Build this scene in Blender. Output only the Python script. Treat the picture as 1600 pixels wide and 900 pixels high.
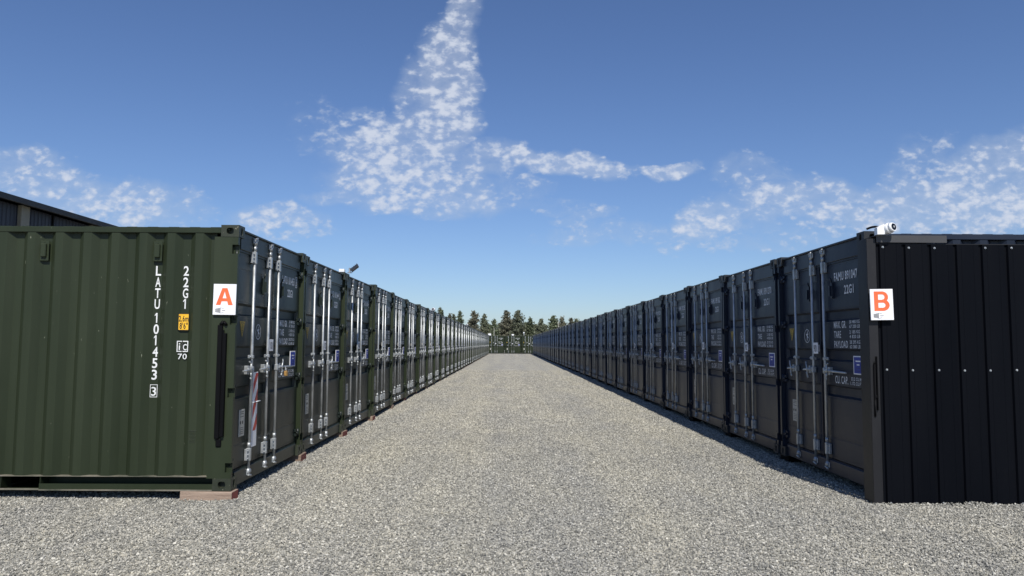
import bpy, bmesh, math, random
from mathutils import Vector, Matrix, noise
R = math.radians
sc = bpy.context.scene
for o in list(bpy.data.objects): bpy.data.objects.remove(o)
C = sc.collection

# ------------------------------------------------------------ camera
F, PITCH, YAW, ROLL, HC = 1154.12, 0.0749, -0.0051, 0.0055, 1.5255
cam_d = bpy.data.cameras.new('camera'); cam = bpy.data.objects.new('camera', cam_d); C.objects.link(cam)
cam_d.sensor_width = 36; cam_d.lens = F * 36 / 1600; cam_d.clip_start = .05; cam_d.clip_end = 3000
fw = Vector((math.sin(-YAW), math.cos(YAW), 0)); fw = Vector((-math.sin(YAW) * -1, math.cos(YAW), 0))
cy_, sy_ = math.cos(YAW), math.sin(YAW)
right = Vector((cy_, sy_, 0)); fwd_h = Vector((-sy_, cy_, 0)); up0 = Vector((0, 0, 1))
fwd = fwd_h * math.cos(PITCH) + up0 * math.sin(PITCH)
upv = -fwd_h * math.sin(PITCH) + up0 * math.cos(PITCH)
# roll: image a -> a*c - b*s, b -> a*s + b*c (b points down)
c_, s_ = math.cos(ROLL), math.sin(ROLL)
rx = right * c_ + upv * s_
ux = -right * s_ + upv * c_
M = Matrix((rx, ux, -fwd)).transposed().to_4x4(); M.translation = Vector((0, 0, HC))
cam.matrix_world = M
sc.camera = cam
sc.render.resolution_x, sc.render.resolution_y = 1024, 576

# ------------------------------------------------------------ view and sun
sc.view_settings.view_transform = 'Standard'; sc.view_settings.look = 'None'
sc.view_settings.exposure = 0.0; sc.view_settings.gamma = 1
SUN = Vector((.33, -2.30, 2.60)).normalized()
SUN_EL = math.asin(SUN.z); SUN_AZ = math.atan2(SUN.x, SUN.y)
sd = bpy.data.lights.new('sun', 'SUN'); sd.energy = 5.0; sd.angle = R(.53); sd.color = (1, .955, .88)
so = bpy.data.objects.new('sun', sd); C.objects.link(so)
so.rotation_euler = (-SUN).to_track_quat('-Z', 'Y').to_euler()

# ------------------------------------------------------------ world: nishita sky and clouds
W = bpy.data.worlds.new('World'); sc.world = W; W.use_nodes = True
nt = W.node_tree; nt.nodes.clear()
def N(t, **kw):
    n = nt.nodes.new(t)
    for k, v in kw.items(): setattr(n, k, v)
    return n
def L(a, b): nt.links.new(a, b)
def mth(op, a, b=None, c=None, clamp=False):
    n = nt.nodes.new('ShaderNodeMath'); n.operation = op; n.use_clamp = clamp
    for i, v in enumerate((a, b, c)):
        if v is None: continue
        if isinstance(v, (int, float)): n.inputs[i].default_value = v
        else: nt.links.new(v, n.inputs[i])
    return n.outputs[0]
sky = N('ShaderNodeTexSky', sky_type='NISHITA', sun_disc=False, sun_elevation=SUN_EL, sun_rotation=SUN_AZ,
        altitude=0, air_density=1.0, dust_density=.35, ozone_density=1.0)
tc = N('ShaderNodeTexCoord')
sx = N('ShaderNodeSeparateXYZ'); L(tc.outputs['Generated'], sx.inputs[0])
X, Y, Z = sx.outputs
yy = mth('MAXIMUM', Y, .02)
u = mth('DIVIDE', X, yy); v = mth('DIVIDE', Z, yy)
uv = N('ShaderNodeCombineXYZ'); L(u, uv.inputs[0]); L(v, uv.inputs[1])
# warp so that the cloud outlines are ragged
nw = N('ShaderNodeTexNoise'); nw.inputs['Scale'].default_value = 9; nw.inputs['Detail'].default_value = 5; L(uv.outputs[0], nw.inputs['Vector'])
wv = N('ShaderNodeVectorMath', operation='SUBTRACT'); L(nw.outputs['Color'], wv.inputs[0]); wv.inputs[1].default_value = (.5, .5, .5)
ws = N('ShaderNodeVectorMath', operation='SCALE'); L(wv.outputs[0], ws.inputs[0]); ws.inputs['Scale'].default_value = .075
wa = N('ShaderNodeVectorMath', operation='ADD'); L(uv.outputs[0], wa.inputs[0]); L(ws.outputs[0], wa.inputs[1])
BLOBS = [  # u, v, half length, half height, angle, weight
    (-.066, .47, .085, .026, 92, 1.0), (-.088, .375, .090, .046, 84, 1.15), (-.085, .300, .055, .050, 90, 1.1), (-.125, .34, .075, .035, 78, .8),
    (-.150, .260, .100, .060, 0, 1.05), (-.215, .262, .060, .030, -38, .75), (-.170, .222, .085, .040, -10, .95),
    (-.105, .195, .120, .030, 2, .95), (-.05, .240, .09, .030, 14, .85), (.075, .250, .105, .019, -4, 1.15), (.222, .243, .045, .011, -3, 1.15),
    (-.04, .208, .11, .030, 4, .62), (.06, .19, .06, .014, 0, .5), (.14, .150, .12, .022, 4, .6), (.10, .175, .05, .012, 10, .7), (.272, .166, .050, .028, 20, 1.0),
    (.345, .222, .075, .032, -14, .7), (.47, .200, .21, .036, 4, .95), (.62, .195, .22, .045, 4, 1.1), (.67, .245, .13, .050, 24, 1.0),
    (.55, .235, .09, .04, 35, .65), (.40, .165, .15, .022, 2, .6), (.77, .275, .13, .045, 20, .85), (.60, .150, .3, .03, 0, .6), (.42, .135, .25, .018, 0, .55),
    (-.665, .232, .075, .036, 5, .9), (-.575, .195, .16, .042, -8, .95), (-.465, .190, .075, .028, -8, .6), (-.31, .168, .08, .022, -8, .8),
    (-.75, .20, .15, .05, 0, .8), (-.29, .143, .07, .010, 2, .5), (-.205, .315, .05, .022, 0, .6), (-.26, .30, .05, .05, 0, .40), (-.21, .195, .07, .02, 0, .75)]
acc = None
for (bu, bv, a, b, ang, wgt) in BLOBS:
    mp = N('ShaderNodeMapping', vector_type='TEXTURE'); L(wa.outputs[0], mp.inputs['Vector'])
    mp.inputs['Location'].default_value = (bu, bv, 0); mp.inputs['Rotation'].default_value = (0, 0, R(ang)); mp.inputs['Scale'].default_value = (a * 1.25, b * 1.25, 1)
    ln = N('ShaderNodeVectorMath', operation='LENGTH'); L(mp.outputs[0], ln.inputs[0])
    q = mth('SUBTRACT', 1, ln.outputs['Value'], clamp=True)
    q = mth('MULTIPLY', mth('SMOOTH_MIN', mth('MULTIPLY', q, 2.2), 1, .3), wgt)
    acc = q if acc is None else mth('SMOOTH_MAX', acc, q, .12)
sv = N('ShaderNodeMapping'); L(uv.outputs[0], sv.inputs['Vector']); sv.inputs['Scale'].default_value = (1, 1.5, 1)
n1 = N('ShaderNodeTexNoise'); n1.inputs['Scale'].default_value = 34; n1.inputs['Detail'].default_value = 9; n1.inputs['Roughness'].default_value = .6; n1.inputs['Distortion'].default_value = .35; L(sv.outputs[0], n1.inputs['Vector'])
n2 = N('ShaderNodeTexNoise'); n2.inputs['Scale'].default_value = 8; n2.inputs['Detail'].default_value = 3; L(sv.outputs[0], n2.inputs['Vector'])
n3 = N('ShaderNodeTexNoise'); n3.inputs['Scale'].default_value = 110; n3.inputs['Detail'].default_value = 6; L(sv.outputs[0], n3.inputs['Vector'])
# rounded puffs: a warped smooth cell pattern
pw_ = N('ShaderNodeVectorMath', operation='SCALE'); L(wv.outputs[0], pw_.inputs[0]); pw_.inputs['Scale'].default_value = .045
n4 = N('ShaderNodeTexNoise'); n4.inputs['Scale'].default_value = 45; n4.inputs['Detail'].default_value = 4; L(sv.outputs[0], n4.inputs['Vector'])
w4 = N('ShaderNodeVectorMath', operation='SUBTRACT'); L(n4.outputs['Color'], w4.inputs[0]); w4.inputs[1].default_value = (.5, .5, .5)
w5 = N('ShaderNodeVectorMath', operation='SCALE'); L(w4.outputs[0], w5.inputs[0]); w5.inputs['Scale'].default_value = .022
pa = N('ShaderNodeVectorMath', operation='ADD'); L(sv.outputs[0], pa.inputs[0]); L(w5.outputs[0], pa.inputs[1])
vr = N('ShaderNodeTexVoronoi', feature='SMOOTH_F1'); vr.inputs['Scale'].default_value = 60; vr.inputs['Smoothness'].default_value = .45; L(pa.outputs[0], vr.inputs['Vector'])
d = mth('ADD', acc, mth('MULTIPLY', mth('SUBTRACT', n1.outputs['Fac'], .5), 2.4))
d = mth('ADD', d, mth('MULTIPLY', mth('SUBTRACT', n2.outputs['Fac'], .5), 1.5))
d = mth('ADD', d, mth('MULTIPLY', mth('SUBTRACT', n3.outputs['Fac'], .5), 1.3))
d = mth('ADD', d, mth('MULTIPLY', mth('SUBTRACT', .42, vr.outputs['Distance']), 1.0))
d = mth('SUBTRACT', d, .30)
al = N('ShaderNodeMapRange', interpolation_type='SMOOTHSTEP'); L(d, al.inputs['Value'])
al.inputs['From Min'].default_value = -.10; al.inputs['From Max'].default_value = 1.3; al.inputs['To Max'].default_value = .92
edge = N('ShaderNodeMapRange', interpolation_type='SMOOTHSTEP'); L(acc, edge.inputs['Value']); edge.inputs['From Min'].default_value = .08; edge.inputs['From Max'].default_value = .50
ve = mth('ADD', mth('MULTIPLY', acc, .9), mth('MULTIPLY', mth('SUBTRACT', n1.outputs['Fac'], .5), 1.0))
vl = N('ShaderNodeMapRange', interpolation_type='SMOOTHSTEP'); L(ve, vl.inputs['Value']); vl.inputs['From Min'].default_value = .12; vl.inputs['From Max'].default_value = 1.25; vl.inputs['To Max'].default_value = .50
gate = mth('MULTIPLY', edge.outputs[0], mth('GREATER_THAN', Y, .05))
alpha = mth('MULTIPLY', mth('MAXIMUM', al.outputs[0], vl.outputs[0]), gate)
# thin high veil near the right horizon comes from the haze of the sky itself
hs = N('ShaderNodeHueSaturation'); hs.inputs['Saturation'].default_value = 1.0; hs.inputs['Value'].default_value = 1.0; L(sky.outputs[0], hs.inputs['Color'])
tint = N('ShaderNodeMix', data_type='RGBA', blend_type='MULTIPLY'); tint.inputs['Factor'].default_value = 1
L(hs.outputs[0], tint.inputs[6]); tint.inputs[7].default_value = (.65, .785, 1.06, 1)
mx = N('ShaderNodeMix', data_type='RGBA'); L(alpha, mx.inputs['Factor']); L(tint.outputs[2], mx.inputs[6])
cc = N('ShaderNodeMix', data_type='RGBA'); L(al.outputs[0], cc.inputs['Factor']); cc.inputs[6].default_value = (4.3, 5.2, 6.7, 1); cc.inputs[7].default_value = (6.6, 7.1, 8.2, 1)
L(cc.outputs[2], mx.inputs[7])
bg = N('ShaderNodeBackground'); L(mx.outputs[2], bg.inputs['Color']); bg.inputs['Strength'].default_value = .10
wo = N('ShaderNodeOutputWorld'); L(bg.outputs[0], wo.inputs['Surface'])

# ------------------------------------------------------------ materials
def mat(name, col, rough=.5, metal=0, spec=None):
    m = bpy.data.materials.new(name); m.use_nodes = True
    b = m.node_tree.nodes['Principled BSDF']
    b.inputs['Base Color'].default_value = (*col, 1); b.inputs['Roughness'].default_value = rough; b.inputs['Metallic'].default_value = metal
    if spec is not None: b.inputs['Specular IOR Level'].default_value = spec
    return m
def nodes(m):
    t = m.node_tree
    return t, t.nodes['Principled BSDF']
def vary(m, col_a, col_b, scale=(3, 3, 3), detail=6, rmin=None, rmax=None, bump=0, bscale=60, rnd=0.0, speck=None, specw=.72, stretch=None):
    """noise-mixed colour with optional roughness change, fine bump, per-object tone and chips"""
    t, b = nodes(m); n = t.nodes; l = t.links
    co = n.new('ShaderNodeTexCoord'); mp = n.new('ShaderNodeMapping'); mp.inputs['Scale'].default_value = scale
    l.new(co.outputs['Object'], mp.inputs['Vector'])
    oi = n.new('ShaderNodeObjectInfo')
    ad = n.new('ShaderNodeVectorMath'); ad.operation = 'ADD'
    ml = n.new('ShaderNodeMath'); ml.operation = 'MULTIPLY'; ml.inputs[1].default_value = 37.0; l.new(oi.outputs['Random'], ml.inputs[0])
    l.new(mp.outputs[0], ad.inputs[0]); l.new(ml.outputs[0], ad.inputs[1])
    nz = n.new('ShaderNodeTexNoise'); nz.inputs['Scale'].default_value = 1; nz.inputs['Detail'].default_value = detail; nz.inputs['Roughness'].default_value = .6
    l.new(ad.outputs[0], nz.inputs['Vector'])
    rp = n.new('ShaderNodeValToRGB'); rp.color_ramp.elements[0].position = .32; rp.color_ramp.elements[1].position = .68
    rp.color_ramp.elements[0].color = (*col_a, 1); rp.color_ramp.elements[1].color = (*col_b, 1)
    l.new(nz.outputs['Fac'], rp.inputs[0]); out = rp.outputs[0]
    if rnd:
        mr = n.new('ShaderNodeMapRange'); mr.inputs['To Min'].default_value = 1 - rnd; mr.inputs['To Max'].default_value = 1 + rnd; l.new(oi.outputs['Random'], mr.inputs['Value'])
        hv = n.new('ShaderNodeHueSaturation'); l.new(mr.outputs[0], hv.inputs['Value']); l.new(out, hv.inputs['Color']); out = hv.outputs[0]
    if speck:
        ns = n.new('ShaderNodeTexNoise'); ns.inputs['Scale'].default_value = 34; ns.inputs['Detail'].default_value = 3
        mp2 = n.new('ShaderNodeMapping'); mp2.inputs['Scale'].default_value = stretch or (1, 1, 1); l.new(co.outputs['Object'], mp2.inputs['Vector'])
        a2 = n.new('ShaderNodeVectorMath'); a2.operation = 'ADD'; l.new(mp2.outputs[0], a2.inputs[0]); l.new(ml.outputs[0], a2.inputs[1])
        l.new(a2.outputs[0], ns.inputs['Vector'])
        gt = n.new('ShaderNodeMapRange'); gt.inputs['From Min'].default_value = specw; gt.inputs['From Max'].default_value = specw + .03; l.new(ns.outputs['Fac'], gt.inputs['Value'])
        mxx = n.new('ShaderNodeMix'); mxx.data_type = 'RGBA'; l.new(gt.outputs[0], mxx.inputs['Factor']); l.new(out, mxx.inputs[6]); mxx.inputs[7].default_value = (*speck, 1); out = mxx.outputs[2]
    l.new(out, b.inputs['Base Color'])
    if rmin is not None:
        mr2 = n.new('ShaderNodeMapRange'); mr2.inputs['To Min'].default_value = rmin; mr2.inputs['To Max'].default_value = rmax
        mr2.inputs['From Min'].default_value = .3; mr2.inputs['From Max'].default_value = .7; l.new(nz.outputs['Fac'], mr2.inputs['Value']); l.new(mr2.outputs[0], b.inputs['Roughness'])
    if bump:
        nb = n.new('ShaderNodeTexNoise'); nb.inputs['Scale'].default_value = bscale; nb.inputs['Detail'].default_value = 3; l.new(co.outputs['Object'], nb.inputs['Vector'])
        bp = n.new('ShaderNodeBump'); bp.inputs['Strength'].default_value = bump; bp.inputs['Distance'].default_value = .01
        l.new(nb.outputs['Fac'], bp.inputs['Height']); l.new(bp.outputs[0], b.inputs['Normal'])
    return m
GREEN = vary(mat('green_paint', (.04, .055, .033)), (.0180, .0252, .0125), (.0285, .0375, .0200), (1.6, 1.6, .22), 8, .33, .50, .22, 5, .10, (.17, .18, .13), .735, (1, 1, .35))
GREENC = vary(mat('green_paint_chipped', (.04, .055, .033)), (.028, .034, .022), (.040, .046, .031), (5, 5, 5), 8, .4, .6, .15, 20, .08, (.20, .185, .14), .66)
GREEN_SHADE = vary(mat('green_paint_shaded', (.03, .04, .032)), (.0125, .0190, .0160), (.0175, .0250, .0210), (1.4, 1.4, .5), 8, .33, .48, .2, 6, .12, (.16, .17, .15), .80)  # same green, darkened and blued to paint in the shade on the doors
NAVY = vary(mat('anthracite_paint', (.03, .036, .044)), (.0115, .0165, .0295), (.0165, .0228, .0385), (1.4, 1.4, .5), 8, .33, .48, .2, 6, .12, (.16, .16, .16), .80)
NAVYC = vary(mat('anthracite_paint_chipped', (.045, .05, .055)), (.022, .024, .026), (.032, .034, .036), (5, 5, 5), 8, .4, .6, .15, 20, .08, (.2, .2, .2), .72)
GALV = vary(mat('galvanised_steel', (.5, .52, .52), .42, .6), (.33, .35, .355), (.52, .54, .55), (14, 14, 9), 6, .34, .5, .1, 40, .05)
GASKET = mat('black_rubber', (.006, .006, .007), .7)
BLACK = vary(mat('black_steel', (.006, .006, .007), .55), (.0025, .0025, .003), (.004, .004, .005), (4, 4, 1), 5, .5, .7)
WHITE = vary(mat('white_print', (.72, .73, .72), .5), (.62, .63, .63), (.78, .79, .78), (20, 20, 20), 4, .4, .6)
GREY_PRINT = vary(mat('worn_white_print', (.5, .52, .55), .5), (.58, .60, .62), (.80, .82, .84), (30, 30, 30), 5, .4, .6)
SIGNW = vary(mat('white_sign_face', (.84, .84, .85), .35), (.80, .80, .81), (.85, .85, .86), (3, 3, 3), 4, .3, .42)
ORANGE = vary(mat('orange_print', (.83, .15, .045), .4), (.80, .14, .045), (.85, .165, .055), (9, 9, 9), 3, .35, .45)
YELLOW = vary(mat('yellow_label', (.80, .45, .02), .45), (.74, .40, .02), (.84, .48, .03), (9, 9, 9), 4, .4, .55)
YELLOWD = vary(mat('faded_yellow_label', (.42, .27, .03), .5), (.52, .34, .03), (.66, .44, .05), (20, 20, 20), 4, .4, .6)
INK = mat('black_print', (.01, .01, .01), .5)
GREYINK = vary(mat('grey_print', (.2, .2, .21), .5), (.16, .16, .17), (.26, .26, .27), (90, 90, 90), 2)
BLUE = vary(mat('blue_placard', (.01, .03, .26), .4), (.008, .026, .25), (.013, .038, .34), (9, 9, 9), 3, .35, .45)
PLATE = vary(mat('aluminium_plate', (.5, .5, .46), .5, .2), (.36, .36, .32), (.56, .55, .50), (40, 40, 40), 5, .4, .6)
RED = vary(mat('red_reflective', (.55, .04, .03), .4), (.45, .03, .025), (.6, .06, .04), (12, 12, 12), 4, .35, .5)
BRASS = vary(mat('brass', (.75, .42, .12), .3, .6), (.65, .36, .10), (.80, .46, .15), (50, 50, 50), 3, .25, .4)
WOOD = vary(mat('weathered_timber', (.33, .2, .14), .8), (.19, .135, .10), (.34, .255, .195), (2.5, 14, 40), 8, .75, .9, .5, 70, .15)
WOODRED = vary(mat('red_painted_timber_end', (.25, .05, .035), .75), (.17, .035, .028), (.31, .08, .055), (12, 12, 18), 8, .7, .85, .4, 60, .15)
CLAD = vary(mat('black_cladding', (.012, .013, .015)), (.0013, .0018, .0036), (.0027, .0034, .0056), (1.2, 1.2, .2), 7, .42, .60, .10, 4)
TRIM = vary(mat('dark_grey_trim', (.03, .03, .033)), (.012, .012, .0135), (.018, .018, .020), (3, 3, 1), 8, .38, .55, .08, 12, 0, (.25, .25, .25), .77)
RAILG = vary(mat('grey_steel_angle', (.075, .075, .078)), (.040, .040, .042), (.052, .052, .054), (3, 3, 3), 6, .45, .6)
PLASTIC = vary(mat('white_plastic', (.82, .83, .84), .3), (.78, .79, .80), (.84, .85, .86), (9, 9, 9), 3, .25, .35)
LENS = mat('camera_lens', (.004, .004, .005), .08)
DGREY = vary(mat('dark_grey_casting', (.035, .037, .04), .4), (.03, .032, .035), (.045, .047, .05), (9, 9, 9), 3)
GLASSG = mat('lamp_glass', (.30, .31, .31), .15)
SHEDN = vary(mat('dark_blue_cladding', (.02, .024, .036)), (.018, .022, .033), (.027, .031, .044), (.5, .5, .2), 5, .45, .6)
SHEDC = vary(mat('beige_column_paint', (.23, .22, .17), .7), (.20, .19, .145), (.27, .255, .20), (3, 3, 1), 6, .6, .8, .1, 20)
ROOFM = vary(mat('dark_roof_sheet', (.022, .024, .028)), (.006, .0065, .007), (.010, .011, .012), (2, 2, 2), 5, .45, .6)
BARK = vary(mat('bark', (.08, .06, .045), .9), (.05, .038, .03), (.11, .085, .065), (3, 3, 9), 8, .85, .95, .6, 15)

for m_, sv_ in ((GREEN, .26), (GREENC, .35), (GREEN_SHADE, .34), (NAVY, .34), (NAVYC, .3), (CLAD, .09), (TRIM, .3), (BLACK, .12), (GASKET, .15)): m_.node_tree.nodes['Principled BSDF'].inputs['Specular IOR Level'].default_value = sv_
FLANGE = vary(mat('worn_edge', (.16, .15, .12), .6), (.06, .065, .045), (.26, .23, .18), (3, 3, 3), 8, .5, .7)
# foliage: tone per leaf clump via noise, lightened and greyed to paint in distance haze
def foliage(name, a, b):
    m = mat(name, a, .7); t, bs = nodes(m)
    vary(m, a, b, (1.6, 1.6, 1.6), 8, .6, .8, 0, 1, .14)
    return m
FOL = [foliage('dark_needles', (.075, .090, .055), (.155, .165, .105)), foliage('olive_needles', (.090, .093, .060), (.175, .168, .118)),
       foliage('green_needles', (.072, .095, .052), (.150, .172, .098))]

# gravel: shared by the ground sheet and by the loose stones
def stone_color(t, fac_socket, patch_socket):
    n = t.nodes; l = t.links
    rp = n.new('ShaderNodeValToRGB'); cr = rp.color_ramp; cr.interpolation = 'LINEAR'
    cr.elements[0].position = 0; cr.elements[0].color = (.13, .13, .122, 1)
    cr.elements[1].position = 1; cr.elements[1].color = (.58, .565, .51, 1)
    for p, c in ((.18, (.18, .178, .162)), (.42, (.265, .26, .232)), (.65, (.325, .318, .288)), (.82, (.40, .382, .332)), (.94, (.46, .447, .40))):
        e = cr.elements.new(p); e.color = (*c, 1)
    l.new(fac_socket, rp.inputs[0])
    tn = n.new('ShaderNodeValToRGB'); tn.color_ramp.elements[0].position = .35; tn.color_ramp.elements[1].position = .66
    tn.color_ramp.elements[0].color = (.98, .98, .985, 1); tn.color_ramp.elements[1].color = (1.23, 1.20, 1.12, 1)
    l.new(patch_socket, tn.inputs[0])
    mx = n.new('ShaderNodeMix'); mx.data_type = 'RGBA'; mx.blend_type = 'MULTIPLY'; mx.inputs['Factor'].default_value = 1
    l.new(rp.outputs[0], mx.inputs[6]); l.new(tn.outputs[0], mx.inputs[7])
    return mx.outputs[2]
def patch_noise(t):
    n = t.nodes; l = t.links
    g = n.new('ShaderNodeNewGeometry'); mp = n.new('ShaderNodeMapping'); mp.inputs['Scale'].default_value = (.75, .30, 1)
    l.new(g.outputs['Position'], mp.inputs['Vector'])
    nz = n.new('ShaderNodeTexNoise'); nz.inputs['Scale'].default_value = 1.2; nz.inputs['Detail'].default_value = 5; nz.inputs['Roughness'].default_value = .65
    l.new(mp.outputs[0], nz.inputs['Vector'])
    m2 = n.new('ShaderNodeMapping'); m2.inputs['Scale'].default_value = (1.3, .035, 1); l.new(g.outputs['Position'], m2.inputs['Vector'])
    z2 = n.new('ShaderNodeTexNoise'); z2.inputs['Scale'].default_value = 1; z2.inputs['Detail'].default_value = 3; l.new(m2.outputs[0], z2.inputs['Vector'])
    mx = n.new('ShaderNodeMix'); mx.data_type = 'FLOAT'; mx.inputs['Factor'].default_value = .45; l.new(nz.outputs['Fac'], mx.inputs[2]); l.new(z2.outputs['Fac'], mx.inputs[3])
    ct = n.new('ShaderNodeMapRange'); ct.inputs['From Min'].default_value = .5 - .36; ct.inputs['From Max'].default_value = .5 + .36; l.new(mx.outputs[0], ct.inputs['Value'])
    return g, ct.outputs[0]
GROUND = mat('gravel_ground', (.3, .3, .28), .9, 0, .25)
t, b = nodes(GROUND); n = t.nodes; l = t.links
g, pf = patch_noise(t)
vo = n.new('ShaderNodeTexVoronoi'); vo.inputs['Scale'].default_value = 36; l.new(g.outputs['Position'], vo.inputs['Vector'])
sp = n.new('ShaderNodeSeparateColor'); l.new(vo.outputs['Color'], sp.inputs[0])
oc = stone_color(t, sp.outputs[0], pf)
dk = n.new('ShaderNodeMapRange'); dk.inputs['From Min'].default_value = .25; dk.inputs['From Max'].default_value = .62; dk.inputs['To Min'].default_value = 1.15; dk.inputs['To Max'].default_value = 1.0  # colour drops toward cell edges, painting the shade between pebbles
l.new(vo.outputs['Distance'], dk.inputs['Value'])
gm = n.new('ShaderNodeMix'); gm.data_type = 'RGBA'; gm.blend_type = 'MULTIPLY'; gm.inputs['Factor'].default_value = 1
l.new(oc, gm.inputs[6]); l.new(dk.outputs[0], gm.inputs[7])
l.new(gm.outputs[2], b.inputs['Base Color'])
bp = n.new('ShaderNodeBump'); bp.invert = True; bp.inputs['Strength'].default_value = .85; bp.inputs['Distance'].default_value = .016
l.new(vo.outputs['Distance'], bp.inputs['Height']); l.new(bp.outputs[0], b.inputs['Normal'])
STONE = mat('gravel_stone', (.3, .3, .28), .85, 0, .3)
t, b = nodes(STONE); n = t.nodes
g, pf = patch_noise(t)
oi = n.new('ShaderNodeObjectInfo')
t.links.new(stone_color(t, oi.outputs['Random'], pf), b.inputs['Base Color'])

# ------------------------------------------------------------ mesh helpers
class MB:
    def __init__(s): s.v = []; s.f = []; s.m = []; s.s = []; s.cur = 0
    def mat(s, i): s.cur = i; return s
    def face(s, idx, smooth=False): s.f.append(tuple(idx)); s.m.append(s.cur); s.s.append(smooth)
    def poly(s, pts, smooth=False):
        o = len(s.v); s.v += [tuple(p) for p in pts]; s.face(range(o, o + len(pts)), smooth)
    def box(s, x0, x1, y0, y1, z0, z1):
        o = len(s.v)
        s.v += [(x0, y0, z0), (x1, y0, z0), (x1, y1, z0), (x0, y1, z0), (x0, y0, z1), (x1, y0, z1), (x1, y1, z1), (x0, y1, z1)]
        for q in ((3, 2, 1, 0), (4, 5, 6, 7), (0, 1, 5, 4), (1, 2, 6, 5), (2, 3, 7, 6), (3, 0, 4, 7)): s.face([o + i for i in q])
        return s
    def cbox(s, x0, x1, y0, y1, z0, z1, c=.004):
        """box with chamfered edges"""
        bm = bmesh.new(); r = bmesh.ops.create_cube(bm, size=1)
        for w in bm.verts: w.co = ((x0 + x1) / 2 + w.co.x * (x1 - x0), (y0 + y1) / 2 + w.co.y * (y1 - y0), (z0 + z1) / 2 + w.co.z * (z1 - z0))
        bmesh.ops.bevel(bm, geom=bm.edges[:], offset=c, segments=1, affect='EDGES')
        s.from_bm(bm); return s
    def from_bm(s, bm, mx=None, smooth=False):
        o = len(s.v); bm.verts.ensure_lookup_table()
        for w in bm.verts: s.v.append(tuple(mx @ w.co if mx else w.co))
        for f in bm.faces: s.face([o + w.index for w in f.verts], smooth)
        bm.free(); return s
    def tube(s, p0, p1, r0, r1=None, seg=10, caps=True, smooth=True):
        r1 = r0 if r1 is None else r1
        p0, p1 = Vector(p0), Vector(p1); d = (p1 - p0).normalized()
        a = d.orthogonal().normalized(); b = d.cross(a); o = len(s.v)
        for p, r in ((p0, r0), (p1, r1)):
            for i in range(seg):
                t = 2 * math.pi * i / seg; s.v.append(tuple(p + (a * math.cos(t) + b * math.sin(t)) * r))
        for i in range(seg):
            j = (i + 1) % seg; s.face((o + i, o + j, o + seg + j, o + seg + i), smooth)
        if caps:
            s.face([o + i for i in reversed(range(seg))]); s.face([o + seg + i for i in range(seg)])
        return s
    def ball(s, c, r, seg=12, mx=None):
        bm = bmesh.new(); bmesh.ops.create_uvsphere(bm, u_segments=seg, v_segments=max(6, seg * 2 // 3), radius=r)
        for w in bm.verts: w.co = Vector(c) + (mx @ w.co if mx else w.co)
        return s.from_bm(bm, None, True)
    def add(s, o2, mxm=None, matmap=None):
        o = len(s.v); s.v += [tuple(mxm @ Vector(p)) for p in o2.v] if mxm else o2.v
        for f, m_, sm in zip(o2.f, o2.m, o2.s): s.f.append(tuple(i + o for i in f)); s.m.append(matmap[m_] if matmap else m_); s.s.append(sm)
        return s
    def mesh(s, name, mats):
        me = bpy.data.meshes.new(name); me.from_pydata(s.v, [], s.f)
        for m_ in (mats if isinstance(mats, (list, tuple)) else [mats]): me.materials.append(m_)
        me.polygons.foreach_set('material_index', s.m); me.polygons.foreach_set('use_smooth', s.s); me.update()
        return me
def ob(name, data, parent=None, loc=None):
    o = bpy.data.objects.new(name, data); C.objects.link(o)
    if parent: o.parent = parent
    if loc is not None: o.location = loc
    return o
def tag(o, label=None, cat=None, group=None, kind=None):
    for k, v_ in (('label', label), ('category', cat), ('group', group), ('kind', kind)):
        if v_: o[k] = v_
    return o
def place(mb, origin, ux, vx):
    """maps the flat x,y of a text onto a plane"""
    ux, vx = Vector(ux), Vector(vx); w = ux.cross(vx)
    m = Matrix((ux, vx, w)).transposed().to_4x4(); m.translation = Vector(origin); return MB().add(mb, m)

# text as flat print
_tc = {}
def text(s_, h, w=None, bold=.012, squeeze=.62):
    """glyphs set in the built-in font, cap height h, left edge at 0, squeezed to width w"""
    key = (s_, bold)
    if key not in _tc:
        cu = bpy.data.curves.new('print', 'FONT'); cu.body = s_; cu.size = 1; cu.resolution_u = 3; cu.offset = bold
        cu.space_character = 1.08
        o = bpy.data.objects.new('print', cu); C.objects.link(o)
        dg = bpy.context.evaluated_depsgraph_get(); dg.update()
        me = o.evaluated_get(dg).to_mesh()
        vs = [tuple(v_.co) for v_ in me.vertices]; fs = [tuple(p.vertices) for p in me.polygons]
        bpy.data.objects.remove(o); bpy.data.curves.remove(cu)
        _tc[key] = (vs, fs)
    vs, fs = _tc[key]
    x0 = min(p[0] for p in vs); x1 = max(p[0] for p in vs); CAP = .729
    k = h / CAP; kx = (w / (x1 - x0)) if w else k * squeeze
    mb = MB(); mb.v = [((p[0] - x0) * kx, p[1] * k, 0) for p in vs]
    for f in fs: mb.face(f)
    mb.w = (x1 - x0) * kx
    return mb
def rects(lst):
    mb = MB()
    for a, b, c, d_ in lst: mb.poly([(a, c, 0), (b, c, 0), (b, d_, 0), (a, d_, 0)])
    return mb
def one(h):
    mb = rects([(.012, .024, 0, h)]); mb.poly([(.012, h, 0), (-.002, h - .020, 0), (-.002, h - .032, 0), (.012, h - .018, 0)]); mb.w = .034; return mb
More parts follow.
